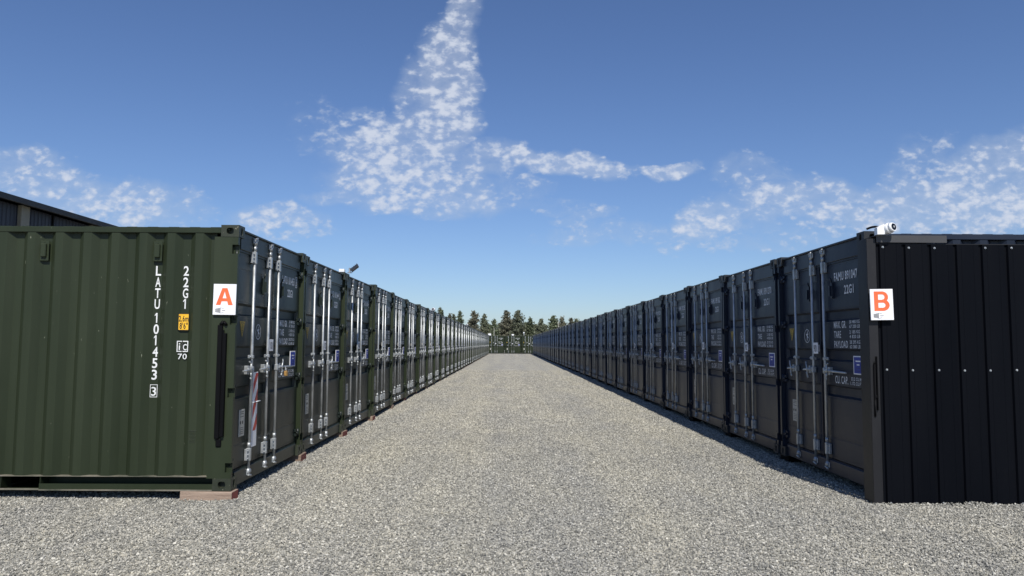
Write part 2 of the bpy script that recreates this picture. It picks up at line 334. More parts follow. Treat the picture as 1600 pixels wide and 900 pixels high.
def letter_a(h, w):
    mb = MB(); t = .25 * w
    def P(*p): mb.poly([(x * w, y * h, 0) for x, y in p])
    P((0, 0), (.27, 0), (.335, .22), (.335, .40), (.385, .40), (.50, .80), (.35, 1.0))
    P((1, 0), (.65, 1.0), (.50, .80), (.615, .40), (.665, .40), (.665, .22), (.73, 0)); P((.35, 1.0), (.50, .80), (.65, 1.0)); P((.335, .22), (.665, .22), (.665, .40), (.335, .40))
    mb.w = w; return mb
def letter_b(h, w):
    mb = MB(); mb.w = w
    mb.add(rects([(0, .27 * w, 0, h), (.27 * w, .55 * w, 0, .165 * h), (.27 * w, .55 * w, .42 * h, .57 * h), (.27 * w, .52 * w, .845 * h, h)]))
    for cy2, ro, ri, cx2, rxo, rxi, zz in ((.71, .29, .135, .52, .40, .17, .0003), (.295, .295, .13, .55, .45, .18, .0006)):
        K = 14
        for i in range(K):
            a, b = -math.pi / 2 + math.pi * i / K, -math.pi / 2 + math.pi * (i + 1) / K
            mb.poly([((cx2 + rxi * math.cos(a)) * w, (cy2 + ri * math.sin(a)) * h, zz), ((cx2 + rxo * math.cos(a)) * w, (cy2 + ro * math.sin(a)) * h, zz), ((cx2 + rxo * math.cos(b)) * w, (cy2 + ro * math.sin(b)) * h, zz), ((cx2 + rxi * math.cos(b)) * w, (cy2 + ri * math.sin(b)) * h, zz)])
    return mb
def frame2d(x0, x1, y0, y1, t):
    mb = MB()
    for a in ((x0, x1, y0, y0 + t), (x0, x1, y1 - t, y1), (x0, x0 + t, y0 + t, y1 - t), (x1 - t, x1, y0 + t, y1 - t)):
        mb.poly([(a[0], a[2], 0), (a[1], a[2], 0), (a[1], a[3], 0), (a[0], a[3], 0)])
    return mb

# ------------------------------------------------------------ container meshes, local: x across the doors, y into the box, z up
CW, CL, CH = 2.438, 6.058, 2.591
def holed(mb, org, ux, vx, w, h, cx, cyy, hw, hh, depth):
    """rectangular face with an oval hole that goes in by depth"""
    org, ux, vx = Vector(org), Vector(ux), Vector(vx); nrm = ux.cross(vx); K = 16
    out, inn, dp = [], [], []
    for i in range(K):
        a = 2 * math.pi * i / K; c, s = math.cos(a), math.sin(a)
        px = max(-1, min(1, c * 1.4143)); py = max(-1, min(1, s * 1.4143))
        X_ = w if px >= .999 else (0 if px <= -.999 else cx + px * (w - cx if px > 0 else cx))
        Y_ = h if py >= .999 else (0 if py <= -.999 else cyy + py * (h - cyy if py > 0 else cyy))
        e = 2 / 3
        ix = cx + hw * math.copysign(abs(c) ** e, c); iy = cyy + hh * math.copysign(abs(s) ** e, s)
        out.append(org + ux * X_ + vx * Y_); inn.append(org + ux * ix + vx * iy); dp.append(inn[-1] - nrm * depth)
    o = len(mb.v); mb.v += [tuple(p) for p in out + inn + dp]
    for i in range(K):
        j = (i + 1) % K
        mb.face((o + i, o + j, o + K + j, o + K + i)); mb.face((o + K + i, o + K + j, o + 2 * K + j, o + 2 * K + i))
    mb.face([o + 2 * K + i for i in range(K)])
def casting(xs, ys, zs):
    """corner casting; xs 0 left 1 right, ys 0 door end 1 far end, zs 0 bottom 1 top"""
    mb = MB(); w, l_, h = .162, .178, .118; t = .014
    x0 = 0 if xs == 0 else CW - w; y0 = 0 if ys == 0 else CL - l_; z0 = 0 if zs == 0 else CH - h
    x1, y1, z1 = x0 + w, y0 + l_, z0 + h
    # end face
    if ys == 0: holed(mb, (x0, y0, z0), (1, 0, 0), (0, 0, 1), w, h, w / 2, h / 2, .024, .040, .05); mb.poly([(x1, y1, z0), (x0, y1, z0), (x0, y1, z1), (x1, y1, z1)])
    else: holed(mb, (x1, y1, z0), (-1, 0, 0), (0, 0, 1), w, h, w / 2, h / 2, .024, .040, .05); mb.poly([(x0, y0, z0), (x1, y0, z0), (x1, y0, z1), (x0, y0, z1)])
    if xs == 0: holed(mb, (x0, y1, z0), (0, -1, 0), (0, 0, 1), l_, h, l_ / 2, h / 2, .036, .032, .05); mb.poly([(x1, y0, z0), (x1, y1, z0), (x1, y1, z1), (x1, y0, z1)])
    else: holed(mb, (x1, y0, z0), (0, 1, 0), (0, 0, 1), l_, h, l_ / 2, h / 2, .036, .032, .05); mb.poly([(x0, y1, z0), (x0, y0, z0), (x0, y0, z1), (x0, y1, z1)])
    holed(mb, (x0, y0, z1), (1, 0, 0), (0, 1, 0), w, l_, w / 2, l_ / 2, .032, .050, .05)
    mb.poly([(x0, y1, z0), (x1, y1, z0), (x1, y0, z0), (x0, y0, z0)])
    return mb
def corr_profile(a, b, out, inn, first=None):
    """points (s, d) along a corrugated sheet of pitch 276 mm"""
    pts = [(a, out)]; c = (first if first is not None else a + .14)
    while c + .104 < b:
        if c - .038 > a: 
            if c - .100 > pts[-1][0] + .001: pts.append((c - .100, out))
            elif c - .100 < a: pts[-1] = (a, out + (inn - out) * (a - (c - .100)) / .062)
            pts.append((c - .038, inn))
        else: pts[-1] = (a, inn)
        pts.append((c + .038, inn)); pts.append((c + .100, out)); c += .276
    pts.append((b, out)); return pts
def side_wall(xs):
    mb = MB(); o_, i_ = (.006, .056) if xs == 0 else (CW - .006, CW - .056)
    pr = corr_profile(.236, CL - .2, o_, i_, .253)
    zb, zt = .140, 2.520
    for (s0, d0), (s1, d1) in zip(pr, pr[1:]):
        q = [(d0, s0, zb), (d1, s1, zb), (d1, s1, zt), (d0, s0, zt)]
        mb.poly(q[::-1] if xs == 0 else q)
    return mb
def bottom_seam(xs):
    mb = MB(); a, b = (.001, .06) if xs == 0 else (CW - .06, CW - .001)
    mb.box(a, b, .236, CL - .2, .132, .1395); a, b = (-.004, .0015) if xs == 0 else (CW - .0015, CW + .004)
    for y0, y1 in ((.18, 1.845), (1.845, 2.215), (2.215, 3.84), (3.84, 4.21), (4.21, CL - .18)): mb.box(a, b, y0, y1, -.001 if y1 - y0 > .5 else .004, .012 if y1 - y0 > .5 else .02)
    return mb
def top_rail(xs):
    mb = MB(); x0, x1 = (.0, .06) if xs == 0 else (CW - .06, CW)
    return mb.cbox(x0, x1, .178, CL - .178, 2.508, 2.566, .005)
def bottom_rail(xs):
    mb = MB(); sgn = 1 if xs == 0 else -1; X0 = 0 if xs == 0 else CW
    def bx(a, b, *r): mb.box(min(X0 + sgn * a, X0 + sgn * b), max(X0 + sgn * a, X0 + sgn * b), *r)
    for y0, y1 in ((.178, 1.845), (2.215, 3.84), (4.21, CL - .178)): bx(.150, .158, y0, y1, .002, .1335)    # recessed web
    bx(.062, .158, .178, CL - .178, .1335, .139)
    bx(.002, .150, .178, 1.845, 0, .006); bx(.002, .150, 2.215, 3.84, 0, .006); bx(.002, .150, 4.21, CL - .178, 0, .006)
    bx(.002, .010, .178, 1.845, .006, .064); bx(.002, .010, 2.215, 3.84, .006, .064); bx(.002, .010, 4.21, CL - .178, .006, .064)
    bx(.010, .150, 1.838, 1.844, .006, .13); bx(.010, .150, 2.216, 2.222, .006, .13)
    for y0 in (1.845, 3.84): bx(.002, .9, y0, y0 + .37, -.002, .004)
    return mb
def post(xs, ys):
    """door-end corner post with lashing notches at the outer edge"""
    mb = MB(); z0, z1 = .118, CH - .118
    if ys == 1:
        x0 = .004 if xs == 0 else CW - .154
        return mb.cbox(x0, x0 + .15, CL - .204, CL - .006, z0, z1, .006)
    sg = 1 if xs == 0 else -1; X0 = 0 if xs == 0 else CW
    def bx(a, b, *r): mb.box(min(X0 + sg * a, X0 + sg * b), max(X0 + sg * a, X0 + sg * b), *r)
    nz = [(.175, .265), (.895, .985), (1.605, 1.695), (2.305, 2.395)]
    # side plate, edge strip cut by the notches, front lip
    bx(.004, .014, .064, .240, z0, z1)
    zz = [z0] + [q for p in nz for q in p] + [z1]
    for a, b in zip(zz[0::2], zz[1::2]): bx(.004, .052, .006, .064, a, b)
    for a, b in nz:
        bx(.048, .052, .008, .064, a, b)
    bx(.014, .052, .064, .11, z0, z1); bx(.014, .06, .11, .20, z0, z1)
    return mb
def header(sill=False):
    mb = MB()
    if not sill:
        mb.cbox(.162, CW - .162, .035, .15, 2.370, 2.560, .004); mb.cbox(.155, CW - .155, .012, .060, 2.548, 2.566, .003)
        mb.box(.055, CW - .055, .05, .15, 2.350, 2.470)
    else:
        mb.cbox(.162, CW - .162, .030, .15, .012, .150, .004); mb.box(.055, CW - .055, .058, .15, .118, .160)
        for x in (.36, 2.08): mb.box(x - .05, x + .05, .012, .030, .03, .10) if False else None
    return mb
DZ0, DZ1, DY = .172, 2.352, .062        # door leaf bottom, top, front depth
def door_leaf(x0, x1):
    mb = MB(); st = .045; ch = .022; dep = .036
    bands = [(.86, .99), (1.255, 1.395), (1.70, 1.83)]
    rows = [(DZ0, 0)]
    for a, b in bands: rows += [(a, 0), (a + ch, dep), (b - ch, dep), (b, 0)]
    rows.append((DZ1, 0))
    xa, xb = x0 + st, x1 - st
    for (za, da), (zb, db) in zip(rows, rows[1:]):
        if da == 0 and db == 0:
            # raised panel with an embossed step
            mb.poly([(x0, DY, za), (x1, DY, za), (x1, DY, zb), (x0, DY, zb)])
        else:
            mb.poly([(x0, DY, za), (xa, DY, za), (xa, DY, zb), (x0, DY, zb)]); mb.poly([(xb, DY, za), (x1, DY, za), (x1, DY, zb), (xb, DY, zb)])
            ia, ib = xa + (ch if da else 0), xb - (ch if da else 0); ja, jb = xa + (ch if db else 0), xb - (ch if db else 0)
            mb.poly([(ia, DY + da, za), (ib, DY + da, za), (jb, DY + db, zb), (ja, DY + db, zb)])
            mb.poly([(xa, DY, za), (ia, DY + da, za), (ja, DY + db, zb), (xa, DY, zb)])
            mb.poly([(ib, DY + da, za), (xb, DY, za), (xb, DY, zb), (jb, DY + db, zb)])
    # raised field plates: thin steps seen as creases
    for za, zb in ((2.02 + .16, DZ1 - .03), (DZ0 + .03, .40), (.42, .845), (1.01, 1.24), (1.41, 1.685), (1.845, 2.165)):
        mb.cbox(xa + .012, xb - .012, DY - .0035, DY + .004, za, zb, .0025)
    # edges of the leaf
    mb.box(x0, x1, DY + .001, DY + .05, DZ0 - .002, DZ0 + .001); mb.box(x0 + .001, x0 + .004, DY + .001, DY + .05, DZ0, DZ1); mb.box(x1 - .004, x1 - .001, DY + .001, DY + .05, DZ0, DZ1)
    return mb
def gasket():
    mb = MB()
    mb.box(.053, .0735, .072, .10, .162, 2.36); mb.box(CW - .0735, CW - .053, .072, .10, .162, 2.36)
    mb.box(1.2118, 1.2262, .056, .10, .165, 2.355); mb.box(.06, CW - .06, .074, .12, 2.3525, 2.369); mb.box(.06, CW - .06, .074, .12, .1605, .1695)
    return mb
RX = (.55, 1.06, 1.38); RD, RR = .026, .0158
def rod(x):
    return MB().tube((x, RD, .10), (x, RD, 2.49), RR, seg=10)
def bracket(x, zc, sd):
    mb = MB(); mb.cbox(x - .021, x + .021, .004, .050, zc - .066, zc + .066, .006)
    for sd in (-1, 1):
        mb.cbox(x - .052 if sd < 0 else x + .018, x - .018 if sd < 0 else x + .052, .026, .056, zc - .060, zc + .060, .004)
        for dz in (-.045, 0, .045): mb.tube((x + sd * .037, .026, zc + dz * .9), (x + sd * .037, .016, zc + dz * .9), .008, seg=6)
    mb.tube((x, RD, zc + .075), (x, RD, zc + .12), RR + .004, seg=10)
    return mb
def cam_end(x, top):
    mb = MB(); z = 2.50 if top else .085; k = 1 if top else -1
    mb.tube((x, RD, z - .04 * k), (x, RD, z + .01 * k), .024, seg=8)
    mb.cbox(x - .036, x - .008, .008, .030, z - .008, z + .018, .005); mb.cbox(x + .006, x + .036, .004, .028, z - .002, z + .026, .005)
    mb.cbox(x - .042, x + .042, .024, .036, z - .026, z + .034, .004)
    mb.tube((x - .03, .012, z + .02 * k), (x + .04, .012, z + .035 * k), .011, seg=8)
    return mb
def guide(x, sd):
    mb = MB(); mb.cbox(x - .021, x + .021, .005, .056, 1.264, 1.298, .005); mb.cbox(min(x, x + sd * .085), max(x, x + sd * .085), .020, .040, 1.265, 1.300, .004)
    mb.tube((x + sd * .06, .022, 1.282), (x + sd * .06, .008, 1.282), .010, seg=6)
    return mb
def handle(x, sd, ln=.27):
    mb = MB()
    mb.cbox(x - .022, x + .022, .002, .05, 1.11, 1.180, .006)
    mb.tube((x + sd * .02, .002, 1.148), (x + sd * ln, .012, 1.140), .013, .011, seg=8)
    mb.cbox(min(x + sd * .03, x + sd * .15), max(x + sd * .03, x + sd * .15), .0, .022, 1.128, 1.166, .006)
    # forked retainer and catch
    hx = x + sd * .105
    mb.tube((hx, -.008, 1.07), (hx + sd * .01, -.012, 1.115), .010, seg=7); mb.tube((hx, -.006, 1.10), (hx + sd * .02, -.014, 1.215), .010, .008, seg=7)
    mb.tube((hx + sd * .02, -.014, 1.215), (hx + sd * .045, -.004, 1.235), .008, seg=7); mb.cbox(hx - .022, hx + .022, .014, .06, 1.10, 1.19, .004)
    mb.tube((hx, -.008, 1.07), (hx - sd * .01, -.004, 1.045), .012, seg=7)
    return mb
def hinge(xs, z):
    mb = MB(); s = 1 if xs == 0 else -1; X0 = 0 if xs == 0 else CW
    mb.tube((X0 + s * .058, .034, z - .048), (X0 + s * .058, .034, z + .048), .017, seg=8)
    a, b = sorted((X0 + s * .05, X0 + s * .15)); mb.cbox(a, b, .036, .061, z - .045, z - .008, .004); mb.cbox(a, b, .036, .061, z + .008, z + .045, .004)
    mb.tube((X0 + s * .115, .040, z), (X0 + s * .115, .020, z), .014, seg=6)
    return mb
def hanger(x):
    mb = MB(); mb.cbox(x - .02, x + .02, .035, .0635, 1.96, 2.14, .004); mb.tube((x, .045, 2.14), (x, .028, 2.19), .009, seg=6); mb.box(x - .012, x + .012, .012, .04, 1.985, 2.10)
    return mb
def roof():
    mb = MB(); x0, x1 = .06, CW - .06; y = .16; pts = [(y, 2.548)]
    while y + .21 < CL - .15:
        pts += [(y + .03, 2.548), (y + .045, 2.577), (y + .145, 2.577), (y + .16, 2.548)]; y += .209
    pts.append((CL - .12, 2.548))
    for (ya, za), (yb, zb) in zip(pts, pts[1:]):
        mb.poly([(x0, ya, za), (x1, ya, za), (x1, yb, zb), (x0, yb, zb)])
        if za > 2.55 or zb > 2.55:
            for x, sg in ((x0, 1), (x1, -1)): mb.poly([(x, ya, 2.54), (x, yb, 2.54), (x, yb, zb), (x, ya, za)])
    mb.box(.02, CW - .02, .10, .17, 2.54, 2.556); mb.box(.05, x1, CL - .13, CL - .02, 2.50, 2.560)
    return mb
def front_wall():
    mb = MB(); pr = corr_profile(.15, CW - .15, CL - .012, CL - .052)
    for (s0, d0), (s1, d1) in zip(pr, pr[1:]): mb.poly([(s1, d1, .1), (s0, d0, .1), (s0, d0, 2.52), (s1, d1, 2.52)])
    mb.box(.155, CW - .155, CL - .06, CL - .004, 0, .1); mb.box(.155, CW - .155, CL - .06, CL - .004, 2.52, 2.56)
    return mb
def floor_pan():
    mb = MB(); mb.box(.16, CW - .16, .151, CL - .061, .120, .133)
    y = .5
    while y < CL - .3:
        if not (1.80 < y + .02 < 2.25 or 3.80 < y + .02 < 4.25): mb.box(.16, CW - .16, y, y + .045, .01, .119)
        y += .3
    return mb
def vent(xs, s):
    mb = MB()
    a, b = (-.012, .046) if xs == 0 else (CW - .046, CW + .012)
    f0, f1 = (a + .034, a + .044) if xs == 0 else (b - .044, b - .034)
    mb.cbox(f0, f1, s - .043, s + .043, 2.225, 2.425, .003)
    c0, c1 = (a, f0) if xs == 0 else (f1, b)
    mb.cbox(c0 + (.008 if xs == 0 else 0), c1 - (0 if xs == 0 else .008), s - .026, s + .026, 2.262, 2.395, .006)
    for z in (2.24, 2.411): mb.tube((f0 - .003 if xs == 0 else f1 + .003, s, z), (f0, s, z), .006, seg=6)
    return mb
# prints on the doors, local right = +x, up = +z; normal must face -y
def dp(mb, x, z, y=None): return place(mb, (x, DY - .0065 if y is None else y, z), (1, 0, 0), (0, 0, 1))
def id_print(s1, check=None):
    mb = MB(); tx = text(s1, .095, .55 if check is None else .50, .02); mb.add(dp(tx, 1.60 if check is None else 1.62, 2.15))
    if check:
        mb.add(dp(text(check, .095, .035), 2.185, 2.15)); mb.add(dp(frame2d(2.165, 2.24, 2.130, 2.265, .007), 0, 0))
    mb.add(dp(text('22G1', .095, .22, .02), 1.84, 1.995)); return mb
def weight_print():
    mb = MB(); z = 1.625
    for lab, w, a, b in (('MAX. GR.', .30, '30 480 KG', '67 200 LB'), ('TARE', .17, '2 185 KG', '4 820 LB'), ('PAYLOAD', .33, '28 295 KG', '62 380 LB')):
        mb.add(dp(text(lab, .078, w), 1.565, z)); mb.add(dp(text(a, .036, .235), 1.94, z + .044)); mb.add(dp(text(b, .036, .235), 1.94, z - .005)); z -= .108
    return mb
def cap_print():
    mb = MB(); mb.add(dp(text('CU. CAP.', .085, .31), 1.565, 1.02 - .003)); mb.add(dp(text('33.2 CU.M.', .036, .24), 1.95, 1.063)); mb.add(dp(text('1.172 CU.FT.', .036, .27), 1.93, 1.015)); return mb
def placard():
    mb = MB().mat(0); mb.cbox(2.09, 2.29, DY - .010, DY - .0035, 1.115, 1.235, .001) if False else None
    mb.cbox(2.015, 2.235, DY - .0105, DY - .0036, 1.108 + .022, 1.325, .002)
    mb.mat(1).box(2.033, 2.217, DY - .012, DY - .0100, 1.143, 1.312)
    mb.mat(0)
    for z, w in ((1.262, .11), (1.225, .06)): mb.add(place(MB().add(frame2d(0, w, 0, .014, .0069)), (2.125 - w / 2, DY - .0128, z), (1, 0, 0), (0, 0, 1)), None, {0: 0})
    mb.mat(2); q = MB(); q.add(frame2d(0, .09, 0, .035, .004)); mb.add(place(q, (2.08, DY - .0128, 1.165), (1, 0, 0), (0, 0, 1)), None, {0: 2})
    return mb
def triangle():
    mb = MB(); y = DY - .0062; mb.mat(0); ox = -.045; pts = [(.30 + ox, 1.645), (.45 + ox, 1.645), (.375 + ox, 1.485)]
    mb.poly([(x, y, z) for x, z in (pts[2], pts[1], pts[0])]); mb.poly([(x, y + .003, z) for x, z in pts])
    mb.mat(1)
    k = [(.318 + ox, 1.634), (.432 + ox, 1.634), (.375 + ox, 1.510)]; k2 = [(.332 + ox, 1.626), (.418 + ox, 1.626), (.375 + ox, 1.530)]
    for i in range(3):
        j = (i + 1) % 3; mb.poly([(k[i][0], y - .001, k[i][1]), (k[j][0], y - .001, k[j][1]), (k2[j][0], y - .001, k2[j][1]), (k2[i][0], y - .001, k2[i][1])])
    mb.box(.369 + ox, .381 + ox, y - .0015, y - .0005, 1.57, 1.618); mb.box(.369 + ox, .381 + ox, y - .0015, y - .0005, 1.55, 1.561)
    return mb
def emblem():
    mb = MB(); c = Vector((.815, 0, 1.545)); y = DY - .0062; r = .083; K = 24
    for r0, r1 in ((.075, .083),):
        for i in range(K):
            a, b = 2 * math.pi * i / K, 2 * math.pi * (i + 1) / K
            mb.poly([(c.x + r0 * math.cos(a), y, c.z + r0 * math.sin(a)), (c.x + r1 * math.cos(a), y, c.z + r1 * math.sin(a)), (c.x + r1 * math.cos(b), y, c.z + r1 * math.sin(b)), (c.x + r0 * math.cos(b), y, c.z + r0 * math.sin(b))])
    def st(*p):
        mb.poly([(c.x + a, y, c.z + b) for a, b in p])
    st((-.008, -.055), (.006, -.055), (.010, .03), (-.004, .035)); st((-.035, .018), (.0, -.005), (.006, .010), (-.028, .032)); st((.004, -.012), (.038, -.030), (.042, -.016), (.01, .006))
    st((.0, .04), (.018, .036), (.014, .055), (.0, .056)); st((.008, .012), (.034, .02), (.030, .034), (.006, .026))
    return mb
def csc_plate():
    mb = MB().mat(0); mb.cbox(.315, .47, DY - .010, DY - .003, .475, .745, .002); mb.mat(1)
    y = DY - .0108
    for z in (.72, .70, .67): mb.add(place(frame2d(0, .10, 0, .006, .003), (.34, y, z), (1, 0, 0), (0, 0, 1)), None, {0: 1})
    mb.box(.34, .37, y - .0006, y, .60, .63); mb.box(.40, .43, y - .0006, y, .60, .63)
    for z in (.56, .54, .52, .50): mb.add(place(frame2d(0, .11, 0, .005, .0025), (.335, y, z), (1, 0, 0), (0, 0, 1)), None, {0: 1})
    return mb
def num_plate(s_):
    mb = MB().mat(0); mb.cbox(1.085, 1.215, .014, .020, 1.335, 1.465, .002); mb.box(1.14, 1.16, .020, .06, 1.36, 1.44); mb.mat(1)
    tx = place(text(s_, .085, .095, .012), (1.1025, .0132, 1.357), (1, 0, 0), (0, 0, 1)); mb.add(tx, None, {0: 1}); return mb

# part list of a container: name, parent key, key, MB, list of materials (None keys filled per colour)
def container_spec(kind):
    P_, Cc, D_ = (GREEN, GREENC, GREEN_SHADE) if kind == 'green' else (NAVY, NAVYC, NAVY)
    if kind == 'end': P_, Cc, D_ = GREEN, GREENC, GREEN  # end-row doors take the lighter green in place of distance haze
    TXT = WHITE if kind == 'end' else GREY_PRINT
    S = []
    def a(name, mb, mats, key=None, par=None, grp='body', label=None): S.append(dict(name=name, mb=mb, mats=mats if isinstance(mats, list) else [mats], key=key, par=par, grp=grp, label=label))
    for xs in (0, 1):
        a('side_wall', side_wall(xs), P_, key='wall%d' % xs); a('vent', vent(xs, .805), P_, par='wall%d' % xs); a('vent', vent(xs, 1.925), P_, par='wall%d' % xs)
        a('top_rail', top_rail(xs), P_); a('edge_seam', bottom_seam(xs), FLANGE if kind == 'green' else TRIM); a('bottom_rail', bottom_rail(xs), P_)
        for ys in (0, 1):
            a('corner_post', post(xs, ys), P_)
            for zs in (0, 1): a('corner_casting', casting(xs, ys, zs), Cc)
    a('roof', roof(), P_); a('end_wall', front_wall(), P_); a('underframe', floor_pan(), BLACK)
    a('door_header', header(), D_); a('door_sill', header(True), D_); a('door_seal', gasket(), GASKET)
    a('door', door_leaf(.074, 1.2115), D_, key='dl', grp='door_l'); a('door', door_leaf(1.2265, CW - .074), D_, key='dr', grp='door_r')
    for xs, k in ((0, 'dl'), (1, 'dr')):
        for z in (.28, 1.0, 1.70, 2.30): a('hinge', hinge(xs, z), D_, par=k, grp=('door_l', 'door_r')[xs])
    a('handle_hook', hanger(.93), D_, par='dl', grp='door_l'); a('handle_hook', hanger(1.56), D_, par='dr', grp='door_r')
    for i, x in enumerate(RX):
        sd = -1 if i < 2 else 1; k = 'r%d' % i
        a('locking_rod', rod(x), GALV, key=k, grp=k)
        a('rod_bracket', bracket(x, 2.325, -1 if kind == 'green' else -1), GALV, par=k, grp=k); a('rod_bracket', bracket(x, .27, -1), GALV, par=k, grp=k)
        a('cam_end', cam_end(x, True), GALV, par=k, grp=k); a('cam_end', cam_end(x, False), GALV, par=k, grp=k)
        a('rod_guide', guide(x, -1 if i < 2 else 1), GALV, par=k, grp=k); a('handle', handle(x, sd, .27 if i < 2 else .55), GALV, par=k, grp=k)
    a('weight_table', weight_print(), TXT, par='dr', grp='door_r'); a('capacity_print', cap_print(), TXT, par='dr', grp='door_r')
    a('notice_placard', placard(), [SIGNW, BLUE, INK], par='dr', grp='door_r'); a('warning_triangle', triangle(), [YELLOWD, INK], par='dl', grp='door_l')
    a('round_emblem', emblem(), TXT, par='dl', grp='door_l'); a('approval_plate', csc_plate(), [PLATE, INK], par='dl', grp='door_l')
    return S
SPECS = {k: container_spec(k) for k in ('green', 'navy', 'end')}
for S in SPECS.values():
    for p in S: p['me'] = p['mb'].mesh(p['name'], p['mats'])
def join_specs(ps, name):
    mats = []; mb = MB()
    for p in ps:
        mm = {}
        for i, m_ in enumerate(p['mats']):
            if m_ not in mats: mats.append(m_)
            mm[i] = mats.index(m_)
        mb.add(p['mb'], None, mm)
    return mb.mesh(name, mats)
def tier2(S, ids):
    """parts with their sub-parts joined in"""
    out = []
    for p in S:
        if p['par']: continue
        kids = [q for q in S if q['par'] == p['key'] and p['key']]
        ex = [dict(mb=ids, mats=[GREY_PRINT])] if p['key'] == 'dr' else []
        out.append((p['name'], join_specs([p] + kids + ex, p['name']) if kids else p['me']))
    return out
def tier3(S, ids):
    out = []
    for g_, nm in (('body', 'container_body'), ('door_l', 'door'), ('door_r', 'door'), ('r0', 'locking_rod'), ('r1', 'locking_rod'), ('r2', 'locking_rod')):
        ps = [p for p in S if p['grp'] == g_] + ([dict(mb=ids, mats=[GREY_PRINT])] if g_ == 'door_r' else [])
        out.append((nm, join_specs(ps, nm)))
    return out
ID = {'green': id_print('LATU 101344', '2'), 'navy': id_print('FAMU 891102'), 'end': id_print('LATU 101344', '2')}
T2 = {k: tier2(SPECS[k], ID[k]) for k in SPECS}
T3 = {k: tier3(SPECS[k], ID[k]) for k in ('green', 'navy')}
IDM = {k: ID[k].mesh('identification_number', GREY_PRINT) for k in ID}
plates = {}
def plate(n_):
    if n_ not in plates: plates[n_] = num_plate(str(n_)).mesh('number_plate', [SIGNW, INK])
    return plates[n_]
def container(kind, loc, rz, tier, label, group, idm=None, num=901):
    root = ob('shipping_container', None, None, loc); root.rotation_euler = (0, 0, rz); root.empty_display_size = .5
    tag(root, label, 'shipping container', group)
    if tier == 1:
        keys = {}; top = [p for p in SPECS[kind] if not p['par']]; sub = [p for p in SPECS[kind] if p['par']]
        for p in top:
            o = ob(p['name'], p['me'], root)
            if p['key']: keys[p['key']] = o
        for p in sub: ob(p['name'], p['me'], keys[p['par']])
        ob('identification_number', idm or IDM[kind], keys['dr']); ob('number_plate', plate(num), keys['dl'])
        return root, keys
    for nm, me in (T2 if tier == 2 else T3)[kind]: ob(nm, me, root)
    ob('number_plate', plate(num), root)
    return root, {}

ORD = ['first', 'second', 'third', 'fourth', 'fifth', 'sixth', 'seventh', 'eighth', 'ninth', 'tenth', 'eleventh', 'twelfth', 'thirteenth', 'fourteenth', 'fifteenth',
       'sixteenth', 'seventeenth', 'eighteenth', 'nineteenth', 'twentieth']
def ordn(i):
    if i < 20: return ORD[i]
    t_, r_ = divmod(i + 1, 10); base = {2: 'twenty', 3: 'thirty', 4: 'forty'}[t_]
    return {2: 'twentieth', 3: 'thirtieth', 4: 'fortieth'}[t_] if r_ == 0 else base + '-' + ORD[r_ - 1]
XL, XR, ZB = -2.666, 3.60, .09
YL, YR, PITCHC = 7.262, 7.401, 2.50
random.seed(4)
LID = {0: id_print('LATU 101453', '3').mesh('identification_number', GREY_PRINT)}
RID = {0: id_print('FAMU 891047').mesh('identification_number', GREY_PRINT), 1: id_print('FAMU 891270').mesh('identification_number', GREY_PRINT)}
NL, NR = 39, 40
for i in range(1, 9):
    n_ = '%06d' % (101300 + (i * 7919) % 700) if i > 1 else '101344'; LID[i] = id_print('LATU ' + n_, str((i * 2) % 10)).mesh('identification_number', GREY_PRINT)
    if i > 1: RID[i] = id_print('FAMU %06d' % (891000 + (i * 6131) % 900)).mesh('identification_number', GREY_PRINT)
first_l = None
for i in range(NL):
    jx, jz = (0, 0) if i == 0 else (random.uniform(-.018, .018), random.uniform(-.012, .012))
    lab = ('green container under the A sign, corrugated long side and doors in view' if i == 0 else
           'dark green container, %s from the A sign in the left row' % ordn(i))
    if i == 2: lab = 'dark green container carrying the floodlight, third from the A sign in the left row'
    r_, k_ = container('green', (XL + jx, YL + PITCHC * i, ZB + jz), R(90) + (0 if i == 0 else random.uniform(-.0012, .0012)), 1 if i < 9 else (2 if i < 18 else 3), lab, 'green containers in the left row', LID.get(i), 100 + i + 1)
    if i == 0: first_l, keys_l = r_, k_
for i in range(NR):
    jx, jz = (0, 0) if i == 0 else (random.uniform(-.015, .015), random.uniform(-.012, .012))
    lab = ('anthracite container beside the B sign, its long side clad in black sheets' if i == 0 else
           'anthracite container, %s from the B sign in the right row' % ordn(i))
    r_, k_ = container('navy', (XR + jx, YR + PITCHC * i + CW, ZB + jz), R(-90) + (0 if i == 0 else random.uniform(-.0012, .0012)), 1 if i < 9 else (2 if i < 18 else 3), lab, 'anthracite containers in the right row', RID.get(i), 901 + i)
    if i == 0: first_r, keys_r = r_, k_
YBACK = 110.2; XB0 = -7.98
for i in range(6):
    container('end', (XB0 + 2.5 * i, YBACK, ZB), 0, 2, ['green end row container hidden mostly behind the left row, outermost', 'green end row container partly behind the left row',
        'leftmost fully visible green container closing the far end of the aisle', 'middle green container closing the far end of the aisle',
        'green end row container touching the anthracite row, rightmost in view', 'green end row container behind the anthracite row'][i], 'green containers across the far end', None, 77)

